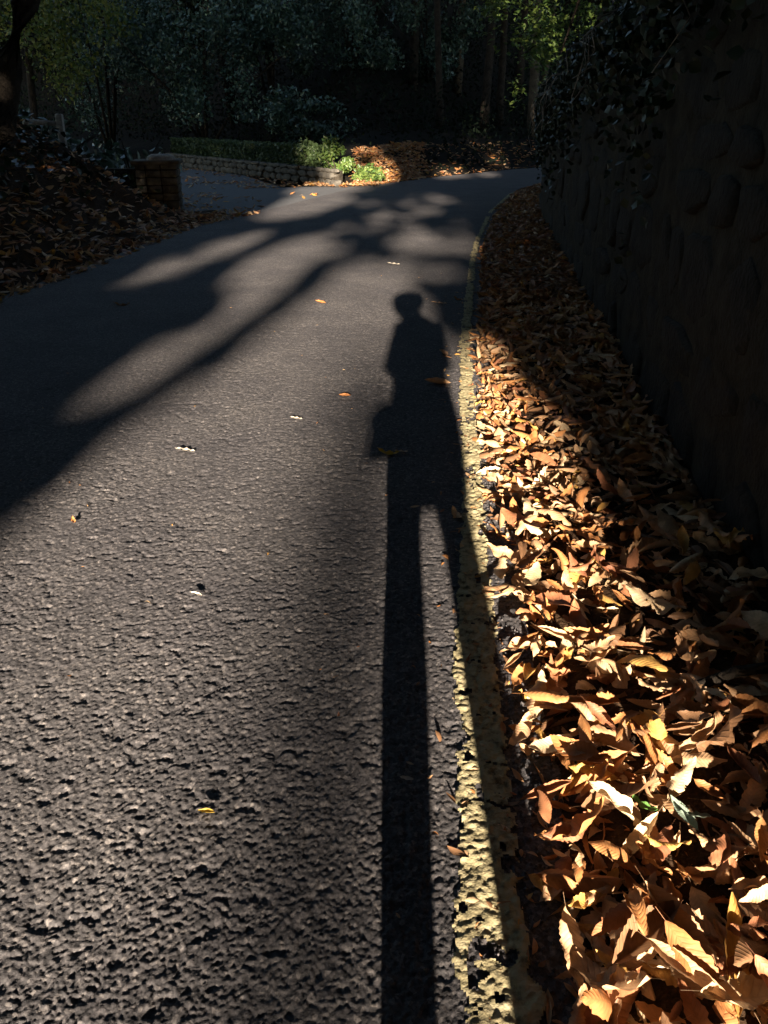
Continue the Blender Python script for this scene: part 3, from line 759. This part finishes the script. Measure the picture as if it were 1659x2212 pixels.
def build_person():
    by = -.35
    e = empty('person', (.1, by, 0), 'person in dark thigh-length coat standing by the yellow line, holding up a camera', 'person')
    O = np.array([.1, by, 0])
    P = np.array([(.085, by, .84), (.085, by, 1.0), (.085, by, 1.2), (.075, by, 1.32), (.045, by+.015, 1.385), (.022, by+.04, 1.44), (.016, by+.045, 1.51), (.016, by+.04, 1.545),
         (.006, by, .76), (.012, by+.01, .46), (.017, by, .11), (.008, by+.085, .03),
         (.168, by, .76), (.204, by+.01, .46), (.224, by, .11), (.236, by+.085, .03),
         (-.035, by, 1.29), (-.068, by+.03, 1.085), (-.05, by+.25, 1.19), (-.05, by+.275, 1.215),
         (.195, by, 1.29), (.225, by+.03, 1.085), (.06, by+.25, 1.2), (.055, by+.275, 1.22), (.016, by+.14, 1.475), (.017, by-.03, .06), (.224, by-.03, .06)])-O
    E = [(0, 1), (1, 2), (2, 3), (3, 4), (4, 5), (5, 6), (6, 7), (0, 8), (8, 9), (9, 10), (10, 11), (0, 12), (12, 13), (13, 14), (14, 15),
         (3, 16), (16, 17), (17, 18), (18, 19), (3, 20), (20, 21), (21, 22), (22, 23), (5, 24), (10, 25), (14, 26)]
    Rr = [(.11, .09), (.10, .085), (.11, .09), (.09, .07), .045, (.066, .08), (.072, .088), .055, .066, .045, .032, .026, .066, .045, .032, .026,
          .042, .033, .022, .02, .042, .033, .022, .02, .012, .026, .026]
    skinned('body', P, E, Rr, M['skin'], e)
    # face: eyes, ears, mouth, and a bob of hair
    for s in (-1, 1):
        b = MB(); b.tube(np.array([(.016+s*.03, by+.118, 1.495), (.016+s*.03, by+.132, 1.493)])-O, [.011, .006], 10); b.build('eye', M['eye'], e, True)
        b = MB(); b.tube(np.array([(.016+s*.074, by+.04, 1.50), (.016+s*.082, by+.035, 1.485), (.016+s*.076, by+.04, 1.465)])-O, [.008, .013, .008], 8); b.build('ear', M['skin'], e, True)
    b = MB(); b.tube(np.array([(-.008, by+.118, 1.443), (.016, by+.126, 1.441), (.04, by+.118, 1.443)])-O, [.003, .006, .003], 8); b.build('mouth', mat('lips', (.4, .16, .14), .5), e, True)
    rg = []
    for z, rx, ry, dy in [(1.375, .052, .05, .0), (1.405, .078, .07, .005), (1.44, .099, .09, .01), (1.475, .110, .102, .016), (1.505, .112, .106, .02), (1.53, .104, .1, .025), (1.552, .085, .084, .03), (1.568, .056, .06, .03), (1.577, .024, .026, .03), (1.579, .003, .003, .03)]:
        rg.append((.016-O[0]+.002, by-O[1]+dy, z, rx, ry))
    n = 20; a = np.linspace(0, 2*math.pi, n, endpoint=False); V = []
    for x, y, z, rx, ry in rg:
        r = 1+.03*np.sin(a*9+z*40)+np.where((np.sin(a) > .45) & (z < 1.53), -.22, 0); V.append(np.c_[x+rx*np.cos(a)*r, y+ry*np.sin(a)*r, np.full(n, z)])
    F = [[j*n+i, j*n+(i+1) % n, (j+1)*n+(i+1) % n, (j+1)*n+i] for j in range(len(rg)-1) for i in range(n)]
    mk('hair', np.concatenate(V), F, M['hair'], e, smooth=True)
    y0 = by-O[1]; x0 = -O[0]
    loft('coat', [(x0+.09, y0, .70, .147, .13), (x0+.098, y0, .78, .153, .128), (x0+.1, y0, .9, .158, .12), (x0+.09, y0, 1.02, .145, .112), (x0+.085, y0, 1.1, .14, .112), (x0+.085, y0, 1.2, .143, .118),
                  (x0+.085, y0, 1.27, .148, .105), (x0+.085, y0, 1.315, .138, .09), (x0+.074, y0+.005, 1.345, .104, .075), (x0+.04, y0+.01, 1.40, .066, .064)], M['coat'], e)
    for s, (S, El, W_) in ((-1, ((-.018, by, 1.285), (-.068, by+.03, 1.08), (-.048, by+.235, 1.185))), (1, ((.19, by, 1.308), (.222, by+.03, 1.08), (.06, by+.235, 1.195)))):
        S, El, W_ = np.array(S)-O, np.array(El)-O, np.array(W_)-O
        b = MB(); b.tube([S+[0, 0, .02], S*.6+El*.4, El+[0, -.005, .01], El*.9+W_*.1, El*.4+W_*.6, W_], [.046, .05, .047, .046, .04, .036], 14, .03); b.build('sleeve', M['coat'], e, True)
    for hip, kn, an, rr in (((.006, by, .78), (.012, by+.01, .46), (.017, by, .09), (.057, .055, .043, .046)), ((.166, by, .78), (.204, by+.01, .46), (.224, by, .09), (.052, .053, .043, .046))):
        h_, k_, a_ = (np.array(q)-O for q in (hip, kn, an))
        b = MB(); b.tube([h_, h_*.5+k_*.5, k_, k_*.45+a_*.55, a_], [rr[0]+.005, rr[0], rr[1], rr[2], rr[3]], 14, .03); b.build('trouser_leg', M['denim'], e, True)
        f = a_+np.array([.0, 0, 0]); out = -.012 if an[0] < .1 else .02
        b = MB(); b.tube([f+[0, -.06, -.055], f+[0, .0, -.04], f+[out*.6, .09, -.052], f+[out, .165, -.062]], [.034, .048, .046, .026], 12); b.build('shoe', M['leather'], e, True)
    for s in (-1, 1):            # hands closed on the two ends of the camera
        pc = np.array([.052*s, -.085, 1.232])-O; P = [pc+[0, -.03, -.018], pc]; E = [(0, 1)]; Rr = [(.024, .014), (.026, .013)]
        for k, (L_, z) in enumerate(((.030, .03), (.033, .012), (.031, -.006), (.025, -.022))):
            q = [pc+[.004*s, .006, z*.6], pc+[.006*s, .03, z], pc+[-.006*s, .030+L_*.42, z], pc+[-.020*s, .028+L_*.38, z]]
            i0 = len(P); P += q; E += [(1, i0), (i0, i0+1), (i0+1, i0+2), (i0+2, i0+3)]; Rr += [.009, .0085, .008, .007]
        i0 = len(P); P += [pc+[-.012*s, -.006, .012], pc+[-.024*s, .006, .006], pc+[-.034*s, .010, .0]]; E += [(1, i0), (i0, i0+1), (i0+1, i0+2)]; Rr += [.011, .0095, .008]
        skinned('hand', P, E, Rr, M['skin'], e, 0)
    return e
build_person()
def build_bag():
    e = empty('handbag', (-.075, -.34, .79), 'dark handbag with a curved top hanging from the photographer\'s arm', 'bag')
    a = np.linspace(0, math.pi, 9); prof = [(-.078, 0), (-.070, .05), (-.069, .086)]+[(-.088, .094), (-.070, .118), (-.045, .142), (-.012, .158), (.028, .160), (.058, .138), (.078, .1)]+[(.078, .09), (.075, .05), (.075, 0)]
    n = len(prof); V = [(x, -.05*(1-.35*z/.16), z) for x, z in prof]+[(x, .05*(1-.35*z/.16), z) for x, z in prof]
    F = [np.array([[i, (i+1) % n, n+(i+1) % n, n+i] for i in range(n)]), np.array([list(range(n))[::-1]]), np.array([[n+i for i in range(n)]])]
    bevel(mk('body', V, F, M['leather'], e), .006, 2)
    F2 = [(-.074, -.054, .075), (.074, -.054, .075), (.06, -.05, .15), (-.06, -.05, .15)]
    V2 = F2+[(x, y-.006, z) for x, y, z in F2]; mk('flap', V2, [[0, 1, 2, 3], [7, 6, 5, 4], [0, 4, 5, 1], [1, 5, 6, 2], [2, 6, 7, 3], [3, 7, 4, 0]], M['leather'], e)
    b = MB(); b.tube([(-.045, 0, .155), (-.03, .0, .24), (.005, .02, .292), (.03, 0, .24), (.05, 0, .155)], .006, 8); b.build('handle', M['leather'], e, True)
    b = MB(); b.tube([(-.07, .0, .01), (-.080, .0, -.015), (-.082, .0, -.04)], [.006, .006, .004], 6); b.build('strap_end', M['leather'], e, True)
build_bag()
def build_compact():
    e = empty('compact_camera', (0, -.062, 1.25), 'small dark compact camera held in both hands at chest height', 'camera')
    b = MB(); b.box((0, 0, 0), (.098, .022, .058)); bevel(b.build('body', M['metal'], e), .006, 3)
    b = MB(); b.tube([(.008, .011, 0), (.008, .02, 0)], [.021, .02], 20); b.tube([(.008, .02, 0), (.008, .03, 0)], [.017, .017], 20); b.build('lens', M['metal'], e, True)
    b = MB(); b.tube([(-.032, 0, .028), (-.032, 0, .034)], [.007, .007], 12); b.build('shutter_button', M['metal'], e, True)
    b = MB(); b.box((.02, .0113, .02), (.012, .001, .007)); b.build('flash', M['whitish'], e)
build_compact()

# ------------------------------------------------------------------ fallen leaves
def leaf_shape(L, W, nu, nv, bend=0., curl=0., fold=0., twist=0., wave=0., serr=.1, corr=.0, sidebend=0., stalk=True):
    s = np.linspace(0, 1, nu+1)[:, None]; v = np.linspace(-1, 1, nv+1)[None]
    wd = W*.5*np.sin(math.pi*np.clip(s, .006, .994)**.88)**.75
    if serr:
        rag = 1-.28*rng.random((nu+1, 1))**5*(rng.random() < .6)-.10*vnoise(s*40, s*0+rng.random()*99, 4.)
        wd = wd*(1-serr*((s*nu*.5) % 1.0))*rag
    c = curl if abs(curl) > 1e-3 else 1e-3
    x = wd*np.sin(v*c)/c; z = wd*(1-np.cos(v*c))/c+np.abs(v)*wd*fold
    z = z+corr*np.cos(2*math.pi*(s*13-np.abs(v)*1.7))*np.minimum(1, np.abs(v)*3)*np.sin(math.pi*s)
    z = z+wave*np.abs(v)**2*np.sin(s*17+v*2+wave*900)*W
    tw = twist*(s-.3); x, z = x*np.cos(tw)-z*np.sin(tw), x*np.sin(tw)+z*np.cos(tw)
    b = bend if abs(bend) > 1e-3 else 1e-3; ang = b*(s-.5)
    yc = L*np.sin(ang)/b; zc = L*(1-np.cos(ang))/b
    Y = yc-z*np.sin(ang); Z = zc+z*np.cos(ang)
    X = x+sidebend*L*(s-.5)**2
    V = np.stack([X, np.broadcast_to(Y, X.shape), np.broadcast_to(Z, X.shape)], -1).reshape(-1, 3)
    i = np.arange(nu)[:, None]*(nv+1)+np.arange(nv)[None]; F = np.stack([i, i+1, i+nv+2, i+nv+1], -1).reshape(-1, 4)
    UV = np.stack([np.broadcast_to(s, X.shape), np.broadcast_to(v, X.shape)], -1).reshape(-1, 2)
    if stalk:
        p = V[nv//2]; t = np.array([0, -1, .25]); k = len(V); sl = L*.16
        V = np.r_[V, [p+[-.0011, 0, 0], p+[.0011, 0, 0], p+t*sl*.5+[.0012, 0, .002], p+t*sl*.5+[-.0010, 0, .002], p+t*sl+[.0014, 0, -.002], p+t*sl+[-.0010, 0, -.002]]]
        F = np.r_[F, [[k, k+1, k+2, k+3], [k+3, k+2, k+4, k+5]]]; UV = np.r_[UV, np.zeros((6, 2))]
    V = V-V[:(nu+1)*(nv+1)].mean(0)
    return V, F, UV
FORMS = [('flat', dict(bend=.35, curl=.35, fold=.12, corr=.0010, wave=.06)), ('curled', dict(bend=1.3, curl=.9, corr=.001, wave=.09, sidebend=.2)),
         ('rolled', dict(bend=.4, curl=1.9, wave=.03, corr=.001)), ('folded', dict(bend=.7, fold=1.2, curl=.2, twist=.4, corr=.0008, wave=.03)),
         ('twisted', dict(bend=.7, curl=.8, twist=1.5, wave=.04, corr=.001)), ('arched', dict(bend=-1.2, curl=-.4, corr=.0008, wave=.04)),
         ('crumpled', dict(bend=1.5, curl=1.1, twist=.9, wave=.17, corr=.0014)), ('shrivelled', dict(bend=2.1, curl=1.5, twist=1.3, wave=.13, corr=.001, sidebend=.3))]
HI = []; LO = []
for fi, (fn, kw) in enumerate(FORMS):
    for k in range(3):
        kk = {a: (b*rng.uniform(.75, 1.25) if a != 'corr' else b) for a, b in kw.items()}
        if k == 2: kk['bend'] = -kk['bend']*.7
        W = rng.uniform(.30, .42)
        HI.append((fi, leaf_shape(1., W, 26, 6, serr=.16, **{a: (b if a != 'corr' else b*2.6) for a, b in kk.items()})))
        LO.append((fi, leaf_shape(1., W, 4, 2, serr=0, stalk=False, **{a: b for a, b in kk.items() if a not in ('corr', 'wave')})))

def rot_for(n, tilt_sd, lean=0.):
    """random rotation matrices: any heading, tilted"""
    yaw = rng.random(n)*2*math.pi; ax = rng.random(n)*2*math.pi; ti = np.abs(rng.normal(0, tilt_sd, n)); flip = rng.random(n) < .45
    Rm = np.zeros((n, 3, 3))
    for i in range(n):
        m = Matrix.Rotation(lean, 3, 'X') @ Matrix.Rotation(ti[i], 3, Vector((math.cos(ax[i]), math.sin(ax[i]), 0))) @ Matrix.Rotation(yaw[i], 3, 'Z')
        if flip[i]: m = m @ Matrix.Rotation(math.pi, 3, 'Y')
        Rm[i] = np.array(m)
    return Rm, yaw
WCOL = np.array([.32, .25, .14, .12, .06, .11])
def leaf_stuff(name, P, size, tilt, lib, cols=WCOL, lean=0.):
    n = len(P); Rm, _ = rot_for(n, tilt, lean); kind = rng.integers(0, len(lib), n); ci = rng.choice(6, n, p=cols)
    Vs = []; Fs = []; Us = []; Ms = []; off = 0; size = np.broadcast_to(size, (n,))
    for i in range(n):
        V, F, U = lib[kind[i]][1]; Vs.append((V*size[i]) @ Rm[i].T+P[i]); Fs.append(F+off); Us.append(U); Ms.append(np.full(len(F), ci[i])); off += len(V)
    o = link(name, mesh_data(name, np.concatenate(Vs), np.concatenate(Fs), LM, np.concatenate(Ms), np.concatenate(Us), True)); tag(o, kind='stuff'); return o

def drift_points(n, y0, y1, layer, spread):
    t = rng.random(n)
    y = y0+(y1-y0)*rng.random(n)
    a = line_r(y)+np.interp(y, [.6, 1.2, 2, 4, 6.5, 18], [.05, .025, -.012, -.03, .025, .04])+.035*vnoise(y, y*0, .2, 131); b = wall_x(y)-.01
    x = a+(b-a)*t
    z = drift_z(x, y)+layer-.012+rng.random(n)*spread
    return np.c_[x, y, z]
# lower layers of the near drift
P = np.concatenate([drift_points(560, .45, 2.9, -.04, .02), drift_points(520, .45, 2.9, -.03, .03)])
leaf_stuff('leaf_litter', P, rng.uniform(.08, .15, len(P)), .5, HI)
P = np.concatenate([drift_points(950, 2.7, 6, -.03, .03), drift_points(800, 2.7, 6, -.01, .03)])
leaf_stuff('leaf_litter', P, rng.uniform(.07, .145, len(P)), .55, HI, lean=.14)
P = np.concatenate([drift_points(2300, 5.8, 12, -.02, .03), drift_points(2000, 5.8, 12, 0, .03), drift_points(1500, 11.8, 18, 0, .04)])
leaf_stuff('leaf_litter', P, rng.uniform(.07, .13, len(P)), .5, LO, np.array([.17, .17, .36, .05, .02, .23]))

# the top leaves of the near drift, one object each
HIM = {}
def hi_mesh(k, ci):
    if (k, ci) not in HIM:
        V, F, U = HI[k][1]; HIM[(k, ci)] = mesh_data('leaf', V, F, (LM[ci],), None, U, True)
    return HIM[(k, ci)]
def head_word(R3):
    d = R3 @ np.array([0, 1., 0])
    if abs(d[0]) > abs(d[1]): return 'tip towards the wall' if d[0] > 0 else 'tip towards the road'
    return 'tip up the lane' if d[1] > 0 else 'tip towards viewer'
KP = np.repeat([.06, .13, .11, .15, .13, .10, .16, .16], 3)/3
def near_leaves():
    n = 299
    y = .62+1.95*rng.random(n)**1.15; a = line_r(y)+np.interp(y, [.6, 1.2, 2, 4], [.04, .02, -.01, -.03]); b = np.minimum(wall_x(y)-.02, .62*(y+.55)+.12); x = a+(b-a)*rng.random(n)**.95
    z = drift_z(x, y)+rng.uniform(.0, .045, n)
    Rm, yaw = rot_for(n, .52, .13); size = .078+.105*rng.random(n)**1.9; kind = rng.choice(len(HI), n, p=KP); ci = rng.choice(6, n, p=WCOL)
    seen = set()
    def lab_of(i):
        t = (x[i]-line_r(y[i]))/(wall_x(y[i])-line_r(y[i]))
        zone = 'beside the yellow line' if t < .25 else ('in mid drift' if t < .6 else 'near the wall')
        band = 'closest' if y[i] < .95 else ('in front' if y[i] < 1.35 else ('halfway' if y[i] < 1.9 else 'farther up'))
        lit = 'sunlit' if x[i] < .70 else 'shaded'
        sz = 'large' if size[i] > .14 else ('small' if size[i] < .105 else '')
        return ' '.join(f"{sz} {lit} {LEAFCOL[ci[i]][0]} {FORMS[HI[kind[i]][0]][0]} leaf {zone}, {band}, {head_word(Rm[i])}".split())
    for i in range(n):
        for _ in range(30):
            lab = lab_of(i)
            if lab not in seen: break
            kind[i] = rng.choice(len(HI), p=KP); ci[i] = rng.choice(6, p=WCOL)
        seen.add(lab)
        o = link('chestnut_leaf', hi_mesh(int(kind[i]), int(ci[i])))
        m = Matrix(Rm[i].tolist()).to_4x4(); m.translation = (x[i], y[i], z[i]); o.matrix_world = m @ Matrix.Scale(size[i], 4)
        tag(o, lab, 'leaf', 'fallen chestnut leaves on the drift')
near_leaves()

# single leaves lying on the road and a few odd ones in the drift
def one_leaf(px, py, size, yaw, m, label, form=0, tilt=.1, dz=.012, name='fallen_leaf', z=0, group='single leaves lying on the road'):
    x, y = gnd(px, py, z); V, F, U = HI[form*3+random.randrange(2)][1]
    o = link(name, mesh_data('fallen_leaf', V*size, F, (m,), None, U, True))
    o.rotation_euler = (tilt, random.uniform(-tilt, tilt), yaw); o.location = (x, y, z+dz); tag(o, label, 'leaf', group)
one_leaf(400, 977, .085, 1.4, M['whitish'], 'pale bleached leaf alone on the sunlit middle of the road', 0)
one_leaf(447, 1762, .035, 1.5, M['yellowleaf'], 'tiny orange-yellow leaf scrap on the rough road in the foreground', 3)
one_leaf(160, 1130, .05, .5, LM[1], 'small orange leaf on the road at the edge of the left tree shadow', 1)
one_leaf(424, 1290, .04, 1.2, M['whitish'], 'small white leaf fragment on the sunlit road', 3)
one_leaf(640, 908, .06, 1.3, M['whitish'], 'small pale leaf on the road level with the shadow of the bag', 0)
one_leaf(692, 655, .10, 1.0, LM[1], 'orange leaf on the road left of the shadow of the head', 3)
one_leaf(263, 660, .13, 1.7, LM[2], 'brown leaf on the dark road inside the left tree shadow', 1)
one_leaf(850, 572, .12, 1.4, M['whitish'], 'pale leaf on the road just beyond the shadow of the head', 0)
one_leaf(948, 657, .12, 1.5, LM[0], 'flat tan leaf on the road right of the shadow of the head', 0)
one_leaf(988, 648, .10, .6, LM[1], 'brown curled leaf touching the yellow line beyond the head shadow', 1)
one_leaf(958, 765, .11, .4, LM[0], 'upright pale leaf inside the shoulder of the person shadow', 3)
one_leaf(945, 828, .14, 1.5, LM[0], 'wide lobed leaf inside the chest of the person shadow', 3)
one_leaf(838, 982, .10, 1.3, M['yellowleaf'], 'yellow leaf below the shadow of the bag', 1)
one_leaf(866, 980, .06, 1.6, LM[3], 'small buff leaf beside the yellow leaf in the person shadow', 0)
one_leaf(985, 1115, .09, .3, LM[3], 'pale leaf inside the shadow of the right leg near the yellow line', 1)
one_leaf(878, 1690, .03, 1.4, M['whitish'], 'tiny pale fragment on the road inside the left leg shadow', 0)
one_leaf(745, 858, .06, 1.7, LM[1], 'small orange leaf on the sunlit road left of the bag shadow', 3)
one_leaf(965, 775, .06, 1.2, LM[2], 'small brown leaf inside the person shadow near the yellow line', 2)
one_leaf(1385, 1762, .06, .8, M['freshleaf'], 'fresh green leaf half buried among the brown leaves', 1, dz=.03, z=.06, group='green leaves in the drift')
one_leaf(1470, 1790, .075, .4, M['greygreen'], 'grey-green ivy leaf lying on the brown drift', 3, .4, dz=.04, z=.07, group='green leaves in the drift')
one_leaf(1500, 1800, .06, 2.0, M['greygreen'], 'small grey-green ivy leaf next to the larger one', 0, .4, dz=.045, z=.07, group='green leaves in the drift')
# twigs in the drift
def twig(pts, r, label):
    b = MB(); P = []
    for px, py, z in pts:
        g = gnd(px, py, z); P.append((g[0], g[1], z))
    b.tube(P, r, 6, .08); o = b.build('twig', M['bark'], None, True); tag(o, label, 'twig', 'twigs in the drift')
twig([(1330, 1100, .12), (1420, 1060, .14), (1470, 1040, .16)], .008, 'thin bare twig leaning on the leaves near the wall foot')
twig([(1510, 1480, .14), (1590, 1450, .17), (1680, 1440, .2)], .012, 'short thick stick in the shade at the wall foot')
# grit and pebbles in the gutter between the line and the drift
def gutter():
    n = 800; y = .6+rng.random(n)**1.5*5; x = line_r(y)+rng.normal(.015, .035, n); r = rng.uniform(.002, .006, n)
    V = []; F = []; base = np.array([[1, 0, 0], [-1, 0, 0], [0, 1, 0], [0, -1, 0], [0, 0, 1], [0, 0, -1.]]); T = np.array([[0, 2, 4], [2, 1, 4], [1, 3, 4], [3, 0, 4], [2, 0, 5], [1, 2, 5], [3, 1, 5], [0, 3, 5]])
    for i in range(n): V.append((base*rng.uniform(.6, 1.3, (6, 3)))*r[i]+[x[i], y[i], .002]); F.append(T+6*i)
    o = mk('grit', np.concatenate(V), np.concatenate(F), M['asphalt']); tag(o, kind='stuff')
gutter()
def scraps():
    n = 330; y = .65+rng.random(n)**1.6*6; x = line_r(y)+rng.normal(-.01, .07, n)
    P = np.c_[x, y, np.maximum(.006, np.where(x > line_r(y)+.04, drift_z(x, y)-.01, .006))]
    leaf_stuff('leaf_scraps', P, rng.uniform(.012, .045, n), .35, LO)
    n = 90; y = .8+rng.random(n)*7; x = line_r(y)-.1-rng.random(n)**2*2.2
    leaf_stuff('leaf_scraps', np.c_[x, y, np.full(n, .006)], rng.uniform(.008, .022, n), .3, LO)
scraps()
# leaves on the left bank, the drive and the far bank
n = 4200; y = 3+rng.random(n)*9.6; d = -.12+rng.random(n)**1.4*3.2; x = road_l(y)-d
P = np.c_[x, y, bank_z(x, y)+rng.uniform(.0, .05, n)]; leaf_stuff('bank_leaves', P, rng.uniform(.09, .16, n), .5, LO, np.array([.3, .15, .25, .1, .1, .1]))
def drive_leaves():
    n = 5200; x = rng.uniform(-7, -.4, n); y = rng.uniform(12.2, 25, n)
    k = rng.random(n); dens = fbm(x, y, 1.1, 141)
    tt = np.clip((y-WB[1])/(WA[1]-WB[1]), 0, 1); wx = WB[0]+(WA[0]-WB[0])*tt
    dw = (wx-x)*.8 + (WB[1]-y).clip(0)*0  # distance in front of the garden wall
    front = (y < WB[1]) | (x < wx-.1)
    near_w = np.exp(-np.clip(dw, 0, 9)/.35)*(y > WB[1]-.3)
    ok = front & (x < road_l(y)-.1) & (k < np.clip((dens-.44)*2.6, 0, .7)+.9*near_w+.35*np.exp(-np.clip(x+3.0, 0, 9)/.5)*(y < 16))
    x, y = x[ok], y[ok]; P = np.c_[x, y, np.full(len(x), .0)]
    leaf_stuff('drive_leaves', P, rng.uniform(.08, .15, len(x)), .3, LO)
    n = 2600; x = np.where(rng.random(n) < .82, rng.uniform(-.75, .75, n)+.3*rng.random(n), rng.uniform(.8, 5, n)); d = rng.random(n)**1.2*3.2-.2; y = back_edge(x)+d
    P = np.c_[x, y, hill_z(x, y)+rng.uniform(.01, .05, n)]
    ok = (d > 0) | (rng.random(n) < .4); P = P[ok]; P[:, 2] = np.maximum(P[:, 2], .0)
    leaf_stuff('bank_leaves', P, rng.uniform(.1, .17, len(P)), .4, LO, np.array([.25, .35, .1, .05, .1, .15]))
    n = 260; x = rng.uniform(-1.6, -.1, n); y = rng.normal(17.75, .16, n)+.25*np.abs(x+.7)
    leaf_stuff('drive_leaves', np.c_[x, y, np.full(n, .02)], rng.uniform(.09, .14, n), .4, LO)
drive_leaves()
